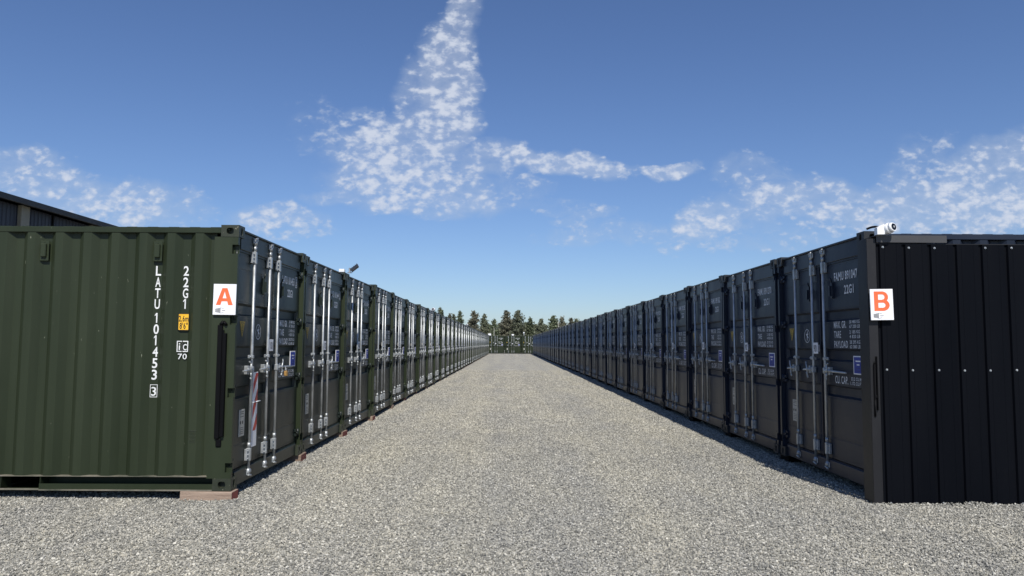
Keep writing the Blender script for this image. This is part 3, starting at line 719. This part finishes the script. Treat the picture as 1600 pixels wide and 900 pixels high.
# ------------------------------------------------------------ long side of the first container: prints (children of its side wall)
wl0 = keys_l['wall0']
def sp(mb, s, z, d): return place(mb, (d, s, z), (0, -1, 0), (0, 0, 1))
dI = .0545   # inner flat of the corrugation, just proud of it
mb = MB(); z = 2.206 - .0
zt = [1.435 + (534 - y) / 159 for y in (430, 448, 465.3, 482.5, 504.8, 522, 539.8, 557.5, 575, 593)]
for ch_, z0 in zip('LATU101453', zt):
    tx = one(.098) if ch_ == '1' else text(ch_, .098, .052, .016); mb.add(sp(tx, .805 + tx.w / 2, z0, dI))
tx = text('3', .088, .048, .006); z0 = 1.435 + (534 - 618) / 159; mb.add(sp(tx, .805 + tx.w / 2, z0, dI)); mb.add(sp(frame2d(-.036, .036, -.016, .108, .005), .805, z0, dI))
mb2 = MB()
for ch_, z0 in zip('22G1', zt):
    tx = one(.098) if ch_ == '1' else text(ch_, .098, .052, .016); mb2.add(sp(tx, .530 + tx.w / 2, z0, dI))
ob('identification_number', mb.mesh('identification_number', WHITE), wl0); ob('size_code', mb2.mesh('size_code', WHITE), wl0)
mb = MB().mat(1); y0, y1 = .475, .583; mb.box(.0345, .0380, y0, y1, 1.545, 1.712); mb.mat(0); mb.box(.0332, .0346, y0 + .006, y1 - .006, 1.551, 1.706); 
mb.add(sp(text('2,6m', .058, .094, .022), .576, 1.634, .0326), None, {0: 1}); mb.add(sp(text("8'6\"", .060, .080, .022), .567, 1.562, .0326), None, {0: 1})
ob('height_label', mb.mesh('height_label', [YELLOW, INK]), wl0)
mb = MB(); dd = .0385
mb.add(sp(frame2d(0, .058, 0, .108, .009), .589, 1.335, dd)); mb.add(sp(frame2d(0, .062, 0, .108, .009), .5395, 1.335, dd))
mb.add(sp(rects([(-.006, .006, 0, .046), (-.006, .006, .056, .068)]), .562, 1.352, dd - .0005)); tx = text('C', .062, .036, .016); mb.add(sp(tx, .527, 1.352, dd - .0005))
mb.add(sp(text('70', .056, .088, .008), .575, 1.264, dd))
ob('railway_code', mb.mesh('railway_code', WHITE), wl0)
# worn sticker patch low on the wall
mb = MB()
for q in range(9):
    z0 = .565 - q * .013; a = random.uniform(.0, .012); mb.box(.0030, .0056, .352 + a, .425 - random.uniform(0, .012), z0, z0 + random.uniform(.0015, .004))
mb.box(.0025, .0056, .350, .428, .572, .577); ob('sticker_remains', mb.mesh('sticker_remains', GREENC), wl0)
# black cable channel on the corner post
mb = MB(); mb.cbox(-.022, .004, .125, .172, .50, 1.600, .005); mb.cbox(-.034, .004, .082, .110, .52, 1.52, .004); mb.box(-.016, .004, .112, .123, .52, 1.55)
mb.cbox(-.012, .004, .105, .160, .420, .497, .008); mb.tube((-.01, .148, 1.60), (-.01, .120, 1.635), .016, seg=8); mb.tube((-.01, .120, 1.635), (-.008, .090, 1.60), .014, seg=8)
ob('door_holdback', mb.mesh('door_holdback', BLACK), first_l)
mb = MB(); mb.cbox(CW + .20, CW + .215, .018, .038, .86, 1.38, .003)
# red and white board tied between the first two rods
mb = MB().mat(0); x0, x1, z0, z1 = .625, .775, .33, 1.115; mb.cbox(x0, x1, .028, .036, z0, z1, .003)
mb.mat(1); yb = .0268; sl = .33
def clipz(poly, zmin, zmax):
    for sgn, lim in ((1, zmin), (-1, zmax)):
        o_ = []
        for i in range(len(poly)):
            a, b_ = poly[i], poly[(i + 1) % len(poly)]; ia, ib = sgn * (a[1] - lim) >= 0, sgn * (b_[1] - lim) >= 0
            if ia: o_.append(a)
            if ia != ib: t_ = (lim - a[1]) / (b_[1] - a[1]); o_.append((a[0] + t_ * (b_[0] - a[0]), lim))
        poly = o_
        if not poly: return []
    return poly
for k in range(-1, 4):
    za = .46 + k * .26; pg = clipz([(x0 + .006, za - .10), (x1 - .006, za - .10 + .20), (x1 - .006, za + .20 + .02), (x0 + .006, za + .02)], .50, z1 - .01)
    if pg: mb.poly([(x, yb, z_) for x, z_ in pg])
mb.mat(2); mb.tube((.70, .022, .80), (.80, .005, .805), .006, seg=6); mb.tube((.70, .02, .80), (.56, .002, .805), .004, seg=6)
bd = ob('striped_board', mb.mesh('striped_board', [SIGNW, RED, PLASTIC]), None); bd.matrix_world = Matrix.Translation((XL, YL, ZB)) @ Matrix.Rotation(R(90), 4, 'Z')
tag(bd, 'red and white striped board tied between rods of the container under the A sign', 'warning board')
mb = MB().mat(0); px = 1.60; mb.cbox(px - .032, px + .032, -.040, -.008, 1.035, 1.095, .006); mb.mat(1)
pts = [Vector((px + .022 * math.cos(a), -.024, 1.095 + .03 + .022 * math.sin(a))) for a in [math.pi * i / 8 for i in range(9)]]
pts = [Vector((px + .022, -.024, 1.09))] + pts + [Vector((px - .022, -.024, 1.09))]
for a, b_ in zip(pts, pts[1:]): mb.tube(a, b_, .005, seg=6)
pl = ob('padlock', mb.mesh('padlock', [BRASS, GALV]), None); pl.matrix_world = Matrix.Translation((XL, YL, ZB)) @ Matrix.Rotation(R(90), 4, 'Z')
tag(pl, 'small brass padlock on the handle of the container under the A sign', 'padlock')

# ------------------------------------------------------------ signs
def sign(letter, x, y, z, w=.222, h=.302, tilt=0, label=''):
    root = ob('letter_sign', None, None, (x, y, z)); tag(root, label, 'sign', 'white letter signs at the ends of the rows')
    root.rotation_euler = (0, tilt, 0)
    b_ = MB().cbox(-w / 2, w / 2, 0, .012, -h / 2, h / 2, .0015); ob('sign_panel', b_.mesh('sign_panel', SIGNW), root)
    tx = letter_a(.166, .166) if letter == 'A' else letter_b(.190, .150) 
    ob('letter', place(tx, (-tx.w / 2, -.0012, -.055 if letter == 'A' else -.062), (1, 0, 0), (0, 0, 1)).mesh('letter', ORANGE), root)
    lg = MB(); yq = -.0012
    for i in range(4):      # small container mark in perspective
        a, b2 = -.085 + i * .013, -.085 + i * .013 + .0105; ta = .016 + (a + .085) * .22; tb = .016 + (b2 + .085) * .22
        lg.poly([(a, yq, -.108 - ta), (b2, yq, -.108 - tb), (b2, yq, -.108 + tb), (a, yq, -.108 + ta)])
    for sg in (1, -1): lg.poly([(-.033, yq, -.108 + sg * .0275), (-.033, yq, -.108 + sg * .0245), (-.004, yq, -.108 + sg * .0165), (-.004, yq, -.108 + sg * .0195)][::sg])
    lg.add(place(text('SELFBOX', .006, .038), (-.024, yq, -.110), (1, 0, 0), (0, 0, 1))) if False else lg.box(-.022, .012, yq - .0001, yq, -.111, -.106)
    ob('container_mark', lg.mesh('container_mark', GREYINK), root)
    return root
sign('A', XL - .112, YL - .024, 1.94, tilt=R(.4), label='white sign with an orange letter A on the green corner post')
sign('B', XR + .032, 7.150, 1.922, tilt=R(-1.0), label='white sign with an orange letter B on the black cladding')

# ------------------------------------------------------------ cladding on the long side of the right row
YC = 7.20; X0 = 3.615; PC = .2535
root = ob('cladding_wall', None, None, (X0, YC, 0)); tag(root, 'black ribbed steel cladding behind the B sign', 'wall cladding')
def flute(a, b):
    """one cover width: flat pan, small crease, narrow groove at its left side"""
    mb = MB(); gr = .020; pts = [(a, 0), (a + .009, gr), (a + .030, gr), (a + .040, 0), (a + .080, 0), (a + .083, -.002), (a + .086, 0), (b - .055, 0), (b - .052, -.002), (b - .049, 0), (b, 0)]
    for (x0, y0), (x1, y1) in zip(pts, pts[1:]): mb.poly([(x0, y0, 0), (x1, y1, 0), (x1, y1, 1), (x0, y0, 1)])
    return mb
pan = MB().add(flute(0, PC)); bmv = MB(); bmv.v = [(x, y, -.035 + z * 2.555) for x, y, z in pan.v]; bmv.f, bmv.m, bmv.s = pan.f, pan.m, pan.s
pan_me = bmv.mesh('cladding_sheet', CLAD)
scr_me = MB().tube((0, 0, 0), (0, -.004, 0), .011, seg=8).tube((0, -.004, 0), (0, -.010, 0), .006, seg=6).mesh('screw', GALV)
for i in range(24):
    o = ob('cladding_sheet', pan_me, root, (i * PC, 0, 0))
    for j, zz in enumerate((2.487, 1.290, .022)):
        if j == 0 and i == 3: continue
        s = ob('screw', scr_me, root, (i * PC + .068 + random.uniform(-.004, .004), 0, zz + random.uniform(-.005, .005)))
fr = MB(); fr.box(.0, 24 * PC, .034, .075, .05, .09); fr.box(0, 24 * PC, .034, .075, 1.27, 1.31); fr.box(0, 24 * PC, .034, .075, 2.46, 2.50); ob('batten', fr.mesh('batten', BLACK), root)
tr = MB(); tr.cbox(-.092, -.004, -.004, .004, -.02, 2.575, .001); tr.cbox(-.092, -.086, .004, .19, -.02, 2.575, .001); ob('corner_trim', tr.mesh('corner_trim', TRIM), root)
hk = MB(); hk.cbox(-.066, -.052, -.018, -.004, .99, 1.34, .003); hk.cbox(-.040, -.030, -.026, -.004, .90, 1.42, .003) ; hk.tube((-.059, -.010, .84), (-.059, -.010, 1.0), .009, seg=7); hk.tube((-.059, -.012, 1.34), (-.05, -.014, 1.37), .007, seg=7)
hk.cbox(-.058, -.036, -.020, -.006, 1.02, 1.045, .002)
ob('locking_hook', hk.mesh('locking_hook', BLACK), root)
cap = MB(); cap.box(-.09, 24 * PC, .0, .035, 2.5205, 2.527); ob('top_flashing', cap.mesh('top_flashing', TRIM), root)
an = ob('steel_angle', MB().cbox(0, .695, -.006, .0, 2.535, 2.606, .001).cbox(0, .695, .0, .30, 2.600, 2.606, .001).mesh('steel_angle', RAILG), None, (3.615, 7.19, 0))
tag(an, 'short grey steel angle under the white security camera above the B sign', 'steel bracket')
# loose upturned flashing end
fl = ob('flashing_offcut', MB().poly([(0, 0, 0), (.14, 0, 0), (.14, .0, .038)]) or None, None) if False else None

# ------------------------------------------------------------ white turret cameras
def turret(x, y, z, rz, label, s=1.0):
    root = ob('security_camera', None, None, (x, y, z)); root.rotation_euler = (0, 0, rz); root.scale = (s, s, s)
    tag(root, label, 'security camera', 'white security cameras on the containers')
    jb = MB(); 
    for a_, b2 in (((-.072, .070), (-.052, .088)), ((-.052, .088), (.0, .108))):
        for y0, y1 in ((-.045, .045),):
            P_ = [(a_[0], y0, 0), (b2[0], y0, 0), (b2[0], y0, b2[1]), (a_[0], y0, a_[1])]; Q_ = [(p[0], y1, p[2]) for p in P_]
            jb.poly(P_); jb.poly(Q_[::-1]); jb.poly([P_[3], P_[2], Q_[2], Q_[3]]); jb.poly([P_[0], Q_[0], Q_[1], P_[1]])
    jb.poly([(-.072, -.045, 0), (-.072, -.045, .070), (-.072, .045, .070), (-.072, .045, 0)]); jb.poly([(0, -.045, 0), (0, .045, 0), (0, .045, .108), (0, -.045, .108)])
    ob('junction_box', jb.mesh('junction_box', PLASTIC), root)
    b_ = MB().tube((-.002, 0, .056), (.022, 0, .060), .052, .056, 20).ball((.040, -.005, .062), .058, 20)
    ob('camera_body', b_.mesh('camera_body', PLASTIC), root)
    d0, d1 = Vector((.040, -.005, .062)), Vector((.082, -.066, .074))
    h_ = MB().tube(d0, d0.lerp(d1, .55), .060, .056, 20).tube(d0.lerp(d1, .6), d1, .054, .044, 20).tube(d0.lerp(d1, .5), d0.lerp(d1, .62), .052, .052, 20); ob('camera_hood', h_.mesh('camera_hood', PLASTIC), root)
    n_ = (d1 - d0).normalized(); l_ = MB().mat(0).tube(d1 + n_ * .0005, d1 + n_ * .004, .037, .035, 18); l_.mat(1).tube(d1 + n_ * .003, d1 + n_ * .007, .013, .012, 10)
    ob('lens', l_.mesh('lens', [LENS, GLASSG]), root)
    return root
turret(3.672, 7.160, 2.607, R(-8), 'white security camera with dark lens above the B sign', .94)
cb = MB(); pts = [Vector((XR - .02 + .01 * i, 7.30 - .012 * i, 2.685 + .014 * math.sin(math.pi * i / 9))) for i in range(10)]
for a, b_ in zip(pts, pts[1:]): cb.tube(a, b_, .011, seg=6)
tag(ob('cable', cb.mesh('cable', GASKET), None), 'short black cable arching over the corner beside the white camera', 'cable')
def small_cam(k, label):
    turret(XL - .10, YL + PITCHC * k, ZB + CH + .002, R(-50), label, 1.15)
small_cam(8, 'small white camera on the left row where the first far trees begin')
small_cam(17, 'tiny white camera farthest along the top of the left row')
# floodlight and white box on the third junction
yb_ = YL + PITCHC * 2
fx = ob('floodlight', None, None, (XL + .02, yb_ + .02, ZB + CH)); tag(fx, 'dark tilted floodlight on top of the left row', 'floodlight')
ob('bracket', MB().cbox(-.012, .012, -.03, .03, 0, .085, .003).cbox(-.04, .04, -.012, .012, .0, .012, .002).mesh('bracket', GALV), fx)
hd = MB().cbox(-.072, .072, -.065, .065, -.016, .016, .006); 
for q in range(5): hd.box(-.07 + q * .032, -.062 + q * .032, -.06, .06, .016, .026)
h_ = ob('lamp_housing', hd.mesh('lamp_housing', DGREY), fx, (.085, -.02, .085)); h_.rotation_euler = (R(28), R(-38), 0)
ob('lamp_glass', MB().box(-.07, .07, -.06, .06, -.0195, -.017).mesh('lamp_glass', GLASSG), h_)
bx_ = ob('junction_box', MB().cbox(-.075, .015, -.045, .045, 0, .050, .005).cbox(-.068, .008, -.038, .038, .050, .054, .002).mesh('junction_box', PLASTIC), None, (XL - .05, yb_ - .10, ZB + CH))
tag(bx_, 'white plastic junction box beside the floodlight on the left row', 'junction box')
for (x, lab, s) in ((-2.74, 'white box at the far left corner of the end row roof', 1.0), (.72, 'white box on the middle of the far end row roof', .75)):
    o = ob('junction_box', MB().cbox(-.22 * s, .22 * s, -.1, .1, 0, .30 * s, .01).cbox(-.20 * s, .20 * s, -.115, -.1, .03, .26 * s, .004).mesh('junction_box', PLASTIC), None, (x, YBACK + .2, ZB + CH)); tag(o, lab, 'junction box')
cp = ob('camera_pole', None, None, (2.38, YBACK + .3, ZB + CH)); tag(cp, 'thin white camera pole standing on the far end row', 'camera pole')
ob('pole', MB().tube((0, 0, 0), (0, 0, .42), .045).mesh('pole', PLASTIC), cp); ob('camera_head', MB().ball((.0, -.05, .42), .12, 12).tube((0, -.05, .42), (.0, -.17, .38), .07, .06).mesh('camera_head', PLASTIC), cp)
cp = ob('mast', None, None, (-2.13, YBACK + .3, 0)); tag(cp, 'slim white mast rising behind the far left end of the aisle', 'mast')
ob('pole', MB().tube((0, 3.2, 0), (0, 3.2, 3.9), .03, .025).mesh('pole', PLATE), cp)
cp = ob('mast', None, None, (9.6, 140, 0)); tag(cp, 'slim white mast among the trees right of the aisle', 'mast')
ob('pole', MB().tube((0, 0, 0), (0, 0, 5.9), .04, .03).mesh('pole', PLATE), cp)

# ------------------------------------------------------------ timber blocks
def block(w, d_, h): return MB().mat(0).cbox(-w / 2, w / 2, -d_ / 2, d_ / 2, 0, h, .004)
def block_mesh(w, d_, h):
    mb = block(w, d_, h); mb.mat(1); mb.poly([(w / 2 + .001, -d_ / 2 + .004, .004), (w / 2 + .001, d_ / 2 - .004, .004), (w / 2 + .001, d_ / 2 - .004, h - .004), (w / 2 + .001, -d_ / 2 + .004, h - .004)])
    return mb.mesh('timber_block', [WOOD, WOODRED])
b0 = ob('timber_block', block_mesh(.50, .17, .105), None, (-2.895, YL + .065, -.018)); b0.rotation_euler = (0, R(.6), R(-1))
tag(b0, 'weathered timber block under the near corner below the A sign', 'timber block', 'timber blocks under the left row')
bl = block_mesh(.46, .30, .105); bl2 = block(.46, .28, .105).mesh('timber_block', WOOD)
RE = [i in (1, 2, 3, 5, 6, 8) or (i > 8 and random.random() < .25) for i in range(NL + 1)]
for i in range(1, NL + 1):
    o = ob('timber_block', bl if RE[i] else bl2, None, ((-2.87 if i < 5 else -2.92) + random.uniform(-.03, .02), YL + PITCHC * i - .031, -.02)); o.rotation_euler = (0, 0, random.uniform(-.05, .05))
    tag(o, ('red-ended timber block under the %s joint of the left row' if RE[i] else 'plain weathered timber block under the %s joint of the left row') % ordn(i - 1), 'timber block', 'timber blocks under the left row')
for i in range(0, NR):
    o = ob('timber_block', MBR if i else None, None, (3.86, YR + PITCHC * i - .031, -.02)) if i else ob('timber_block', (MBR := block(.40, .30, .102).mesh('timber_block', BLACK)), None, (3.86, YR + .12, -.02))  # timber given a black colour that stands in for shade under the row
    tag(o, 'block coloured black to stand for shade under the %s joint of the right row' % ordn(i), 'timber block', 'dark blocks under the right row')

# ------------------------------------------------------------ shed on the left
SX = -20.2; EH = 7.32
root = ob('shed', None, None, (SX, 20, 0)); tag(root, 'dark blue clad farm shed with beige columns behind the green container', 'shed')
wl = MB(); y = 0
while y < 50:       # narrow ribbed sheets
    for (a, da), (b_, db) in zip(((0, 0), (.02, -.03), (.05, -.03), (.07, 0)), ((.02, -.03), (.05, -.03), (.07, 0), (.25, 0))):
        wl.poly([(-da, y + a, .2), (-db, y + b_, .2), (-db, y + b_, EH - .25), (-da, y + a, EH - .25)])
    y += .25
ob('wall', wl.mesh('wall', SHEDN), root)
gw = MB(); gw.poly([(-.05, 0, 0), (-24, 0, 0), (-24, 0, EH), (-12, 0, EH + 2.5), (-.05, 0, EH - .2)]); gw.poly([(-.05, 50, 0), (-24, 50, 0), (-24, 50, EH), (-12, 50, EH + 2.5), (-.05, 50, EH - .2)]); gw.box(-24.05, -24, 0, 50, 0, EH - .1); ob('gable_wall', gw.mesh('gable_wall', SHEDN), root)
cm = MB().cbox(-.02, .16, -.27, .27, 0, EH - .22, .01).mesh('column', SHEDC)
for k in range(-1, 8):
    yy_ = 10.45 + 5.15 * k
    if yy_ > .3: ob('column', cm, root, (0, yy_, 0))
jt = MB().box(0, .06, -.05, .05, .2, EH - .24).mesh('joint_strip', BLACK)
for k in range(0, 7): ob('joint_strip', jt, root, (0, 12.5 + 5.15 * k, 0))
rf = MB()
for sx_ in (0, 1):
    a, b_ = ((.45, EH - .02), (-12, EH + 2.5)) if sx_ == 0 else ((-12, EH + 2.5), (-24.5, EH - .02))
    rf.poly([(a[0], -.5, a[1]), (a[0], 50.5, a[1]), (b_[0], 50.5, b_[1]), (b_[0], -.5, b_[1])]); rf.poly([(a[0], -.5, a[1] - .12), (b_[0], -.5, b_[1] - .12), (b_[0], 50.5, b_[1] - .12), (a[0], 50.5, a[1] - .12)])
ob('roof', rf.mesh('roof', ROOFM), root); ob('gutter', MB().cbox(.38, .52, -.5, 50.5, EH - .26, EH - .02, .01).mesh('gutter', ROOFM), root)

# ------------------------------------------------------------ trees
def tree(x, y, h, w, seed, label, m):
    rg = random.Random(seed); root = ob('conifer_tree', None, None, (x, y, 0)); tag(root, label, 'tree', 'conifers beyond the far end')
    tk = MB(); segs = 6; pt = Vector((0, 0, 0)); pr = .16
    for i in range(segs):
        nx = Vector((rg.uniform(-.06, .06) * i, rg.uniform(-.06, .06) * i, h * .93 * (i + 1) / segs)); r1 = .16 * (1 - (i + 1) / (segs + .3)); tk.tube(pt, nx, pr, r1, 7, False); pt, pr = nx, r1
    fo = MB(); z = h * .10; boughs = 0
    lean = rg.uniform(-.04, .04)
    while z < h:
        f = z / h; prof = (1 - f) ** .55 * (1.0 if f > .18 else .8) + .04
        nb = 9 if f < .8 else 5
        for k in range(nb):
            a = rg.uniform(0, 2 * math.pi); ln = w / 2 * 1.25 * prof * rg.uniform(.45, 1.2); rise = rg.uniform(.05, .5) * ln
            if rg.random() < .12: ln *= .4
            base = Vector((lean * z, 0, z)); tip = base + Vector((ln * math.cos(a), ln * math.sin(a), rise))
            tk.tube(base, tip, .03, .008, 4, False)
            cnt = int(7 + ln * 20)
            for q in range(cnt):
                t_ = rg.uniform(.15, 1.05); c = base.lerp(tip, t_) + Vector((rg.gauss(0, .13), rg.gauss(0, .13), rg.gauss(0, .12)))
                s = rg.uniform(.09, .20); n_ = Vector((rg.gauss(0, 1), rg.gauss(0, 1), rg.gauss(0, 1) + .4)).normalized(); e1 = n_.orthogonal().normalized(); e2 = n_.cross(e1); rt = rg.uniform(0, 6.28)
                e1, e2 = e1 * math.cos(rt) + e2 * math.sin(rt), e2 * math.cos(rt) - e1 * math.sin(rt)
                fo.poly([c - e1 * s * 1.4, c - e2 * s * .5, c + e1 * s * 1.4, c + e2 * s * .55])
        z += h * .036 * rg.uniform(.8, 1.2)
    ob('trunk', tk.mesh('trunk', BARK), root); ob('crown', fo.mesh('crown', m), root)
TR = [(-13.8, 8.5, 2.0), (-12.6, 7.7, 1.6), (-11.35, 7.3, 1.7), (-10.5, 6.9, 1.6), (-9.25, 7.6, 2.2), (-6.8, 7.8, 3.3), (-4.85, 7.1, 2.4), (-2.65, 6.0, 2.2),
      (-.4, 8.0, 3.5), (2.2, 7.95, 3.5), (4.55, 6.4, 2.6), (6.4, 6.15, 3.1), (8.9, 6.9, 3.1), (10.7, 6.7, 2.2), (12.3, 6.5, 2.0), (13.4, 6.4, 2.0)]
AD = ['slender dark conifer first to clear the left row', 'thin conifer tip, second to clear the left row', 'small brownish conifer, third tree above the left row', 'short conifer squeezed fourth above the left row',
      'narrow pointed conifer standing left of the broad bushy one', 'broad bushy conifer above the far end of the left row', 'thin spire conifer just left of the aisle end', 'short conifer over the left corner of the end row',
      'tallest full conifer behind the end row, left of its twin', 'tall full dark conifer behind the end row, right of its twin', 'ragged conifer behind the right corner of the end row', 'rounded low conifer where the anthracite row begins',
      'taller conifer standing alone above the far right row', 'light green conifer behind the slim mast above the right row', 'small dull conifer, last but one above the right row', 'small conifer, rightmost of those above the right row']
for i, ((x, h, w), lab) in enumerate(zip(TR, AD)): tree(x, 145 + random.uniform(-2, 2), h, w, 10 + i, lab, FOL[[0, 2, 1, 0, 2, 1, 0, 2, 1, 0, 2, 0, 2, 1, 1, 0][i]])
for i, (x, h, w) in enumerate([(-15.5, 7.0, 2.4), (-8.0, 6.0, 2.2), (-3.7, 5.2, 2.4), (-1.6, 5.6, 2.4), (.9, 6.3, 2.6), (3.5, 5.7, 2.6), (5.5, 5.3, 2.4), (7.7, 5.2, 2.3), (9.7, 5.9, 2.2), (11.6, 5.7, 2.2)]):
    tree(x, 151, h, w, 60 + i, 'lower conifer in the second rank, between the taller trees, %s from the left' % ordn(i), FOL[i % 3])
rg = random.Random(9); hd = MB()
for q in range(15000):
    c = Vector((rg.uniform(-40, 45), 149 + rg.gauss(0, 1), 0)); top = 4.3 + 1.5 * noise.noise(Vector((c.x * .5, 0, 3))) ; c.z = top * rg.random() ** .6
    s = rg.uniform(.12, .3); n_ = Vector((rg.gauss(0, 1), rg.gauss(0, 1), rg.gauss(0, 1))).normalized(); e1 = n_.orthogonal().normalized(); e2 = n_.cross(e1)
    hd.poly([c - e1 * s, c - e2 * s * .6, c + e1 * s, c + e2 * s * .6])
tag(ob('hedge', hd.mesh('hedge', FOL[1])), 'low mass of bushes below and behind the conifers', 'hedge', None, 'stuff')

# ------------------------------------------------------------ ground and gravel
def gh(x, y):
    z = .010 * noise.noise(Vector((x * .7, y * .5, 1.3))) + .006 * noise.noise(Vector((x * 2.1, y * 1.7, 4.2)))
    return z
def grid(x0, x1, y0, y1, nx, ny, zf):
    mb = MB()
    for j in range(ny + 1):
        for i in range(nx + 1):
            x = x0 + (x1 - x0) * i / nx; y_ = y0 + (y1 - y0) * j / ny; mb.v.append((x, y_, zf(x, y_)))
    for j in range(ny):
        for i in range(nx): k = j * (nx + 1) + i; mb.face((k, k + 1, k + nx + 2, k + nx + 1), True)
    return mb
gs = MB()
xs_ = [-900, -300, -100, -50, -30, -20, -12] + [-8 + .25 * i for i in range(65)] + [12, 20, 30, 50, 100, 300, 900]
ys_ = [-900, -300, -60, -20, -6] + [0 + .25 * i for i in range(121)] + [32 + 4 * i for i in range(24)] + [150, 300, 900, 2000]
for y_ in ys_:
    for x_ in xs_: gs.v.append((x_, y_, gh(x_, y_) if abs(x_) < 11 and 0 < y_ < 130 else 0))
nx = len(xs_)
for j in range(len(ys_) - 1):
    for i in range(nx - 1): k = j * nx + i; gs.face((k, k + 1, k + nx + 1, k + nx), True)
tag(ob('ground', gs.mesh('ground', GROUND)), 'pale grey gravel yard surface', None, None, 'structure')

def gravel(name, x0, x1, y0, y1, dens, smin, smax, seed, label, gh=gh, q=4):
    me = grid(x0, x1, y0, y1, max(2, int((x1 - x0) * q)), max(2, int((y1 - y0) * q)), gh).mesh(name, STONE)
    o = ob(name, me); tag(o, label, 'gravel', None, 'stuff')
    ng = bpy.data.node_groups.new(name, 'GeometryNodeTree')
    ng.interface.new_socket('Geometry', in_out='INPUT', socket_type='NodeSocketGeometry'); ng.interface.new_socket('Geometry', in_out='OUTPUT', socket_type='NodeSocketGeometry')
    nn = ng.nodes; ll = ng.links; gi = nn.new('NodeGroupInput'); go = nn.new('NodeGroupOutput')
    dist = nn.new('GeometryNodeDistributePointsOnFaces'); dist.inputs['Density'].default_value = dens; dist.inputs['Seed'].default_value = seed
    ll.new(gi.outputs[0], dist.inputs['Mesh'])
    join = nn.new('GeometryNodeJoinGeometry')
    for k in range(5):
        ico = nn.new('GeometryNodeMeshIcoSphere'); ico.inputs['Radius'].default_value = 1; ico.inputs['Subdivisions'].default_value = 2 if False else 1
        nz = nn.new('ShaderNodeTexNoise'); nz.noise_dimensions = '4D'; nz.inputs['W'].default_value = 3.7 * k + 1; nz.inputs['Scale'].default_value = 1.1; nz.inputs['Detail'].default_value = 1
        sb = nn.new('ShaderNodeVectorMath'); sb.operation = 'SUBTRACT'; sb.inputs[1].default_value = (.5, .5, .5); ll.new(nz.outputs['Color'], sb.inputs[0])
        scl = nn.new('ShaderNodeVectorMath'); scl.operation = 'SCALE'; scl.inputs['Scale'].default_value = 2.6; ll.new(sb.outputs[0], scl.inputs[0])
        sp_ = nn.new('GeometryNodeSetPosition'); ll.new(ico.outputs['Mesh'], sp_.inputs['Geometry']); ll.new(scl.outputs[0], sp_.inputs['Offset'])
        tf = nn.new('GeometryNodeTransform'); tf.inputs['Scale'].default_value = ((1, .8, .75), (1.1, .66, .7), (1, .95, .85), (1.2, .62, .7), (.95, .85, .6))[k]; ll.new(sp_.outputs[0], tf.inputs['Geometry'])
        sm = nn.new('GeometryNodeSetMaterial'); sm.inputs['Material'].default_value = STONE; ll.new(tf.outputs[0], sm.inputs['Geometry'])
        g2 = nn.new('GeometryNodeGeometryToInstance'); ll.new(sm.outputs[0], g2.inputs[0]); ll.new(g2.outputs[0], join.inputs[0])
    iop = nn.new('GeometryNodeInstanceOnPoints'); ll.new(dist.outputs['Points'], iop.inputs['Points']); ll.new(join.outputs[0], iop.inputs['Instance']); iop.inputs['Pick Instance'].default_value = True
    rv = nn.new('FunctionNodeRandomValue'); rv.data_type = 'FLOAT_VECTOR'; rv.inputs[0].default_value = (-.5, -.5, 0); rv.inputs[1].default_value = (.5, .5, 6.283); ll.new(rv.outputs[0], iop.inputs['Rotation'])
    rs = nn.new('FunctionNodeRandomValue'); rs.data_type = 'FLOAT'; rs.inputs[2].default_value = 0; rs.inputs[3].default_value = 1
    pw = nn.new('ShaderNodeMath'); pw.operation = 'POWER'; pw.inputs[1].default_value = 1.8; ll.new(rs.outputs[1], pw.inputs[0])
    mr = nn.new('ShaderNodeMapRange'); mr.inputs['To Min'].default_value = smin; mr.inputs['To Max'].default_value = smax; ll.new(pw.outputs[0], mr.inputs['Value']); ll.new(mr.outputs[0], iop.inputs['Scale'])
    ti = nn.new('GeometryNodeTranslateInstances'); ti.inputs['Local Space'].default_value = False; ll.new(iop.outputs[0], ti.inputs['Instances'])
    rz_ = nn.new('FunctionNodeRandomValue'); rz_.data_type = 'FLOAT_VECTOR'; rz_.inputs[0].default_value = (0, 0, -.004); rz_.inputs[1].default_value = (0, 0, .013); rz_.inputs['Seed'].default_value = 5; ll.new(rz_.outputs[0], ti.inputs['Translation'])
    ll.new(ti.outputs[0], go.inputs[0])
    md = o.modifiers.new('gravel', 'NODES'); md.node_group = ng
    return o
gravel('near_gravel', -5.6, 6.4, 3.2, 7.9, 5400, .0048, .0118, 1, 'loose grey pebbles spread in the foreground')
gravel('middle_gravel', -3.3, 4.0, 7.9, 13.0, 4400, .0054, .0125, 2, 'loose grey pebbles along the near aisle')
gravel('aisle_gravel', -3.1, 3.9, 13.0, 24.0, 2500, .0080, .0155, 3, 'loose grey pebbles farther down the aisle')
def bank(yc, wd, hh):
    return lambda x, y: gh(x, y) + hh * math.exp(-((y - yc) / wd) ** 2) * (.75 + .9 * noise.noise(Vector((x * 5, y * 3, 8.1)))) - .004
gravel('far_gravel', -2.9, 3.75, 24.0, 42.0, 1100, .0105, .0185, 6, 'loose grey pebbles in the middle of the aisle')
gravel('banked_gravel', 3.50, 6.4, 6.98, 7.19, 5200, .0048, .0125, 4, 'pebbles banked against the foot of the black cladding', bank(7.17, .09, .026), 14)
gravel('banked_gravel', -3.45, -2.56, 7.02, 7.235, 5000, .0048, .012, 5, 'pebbles heaped against the near timber block', bank(7.215, .08, .024), 14)
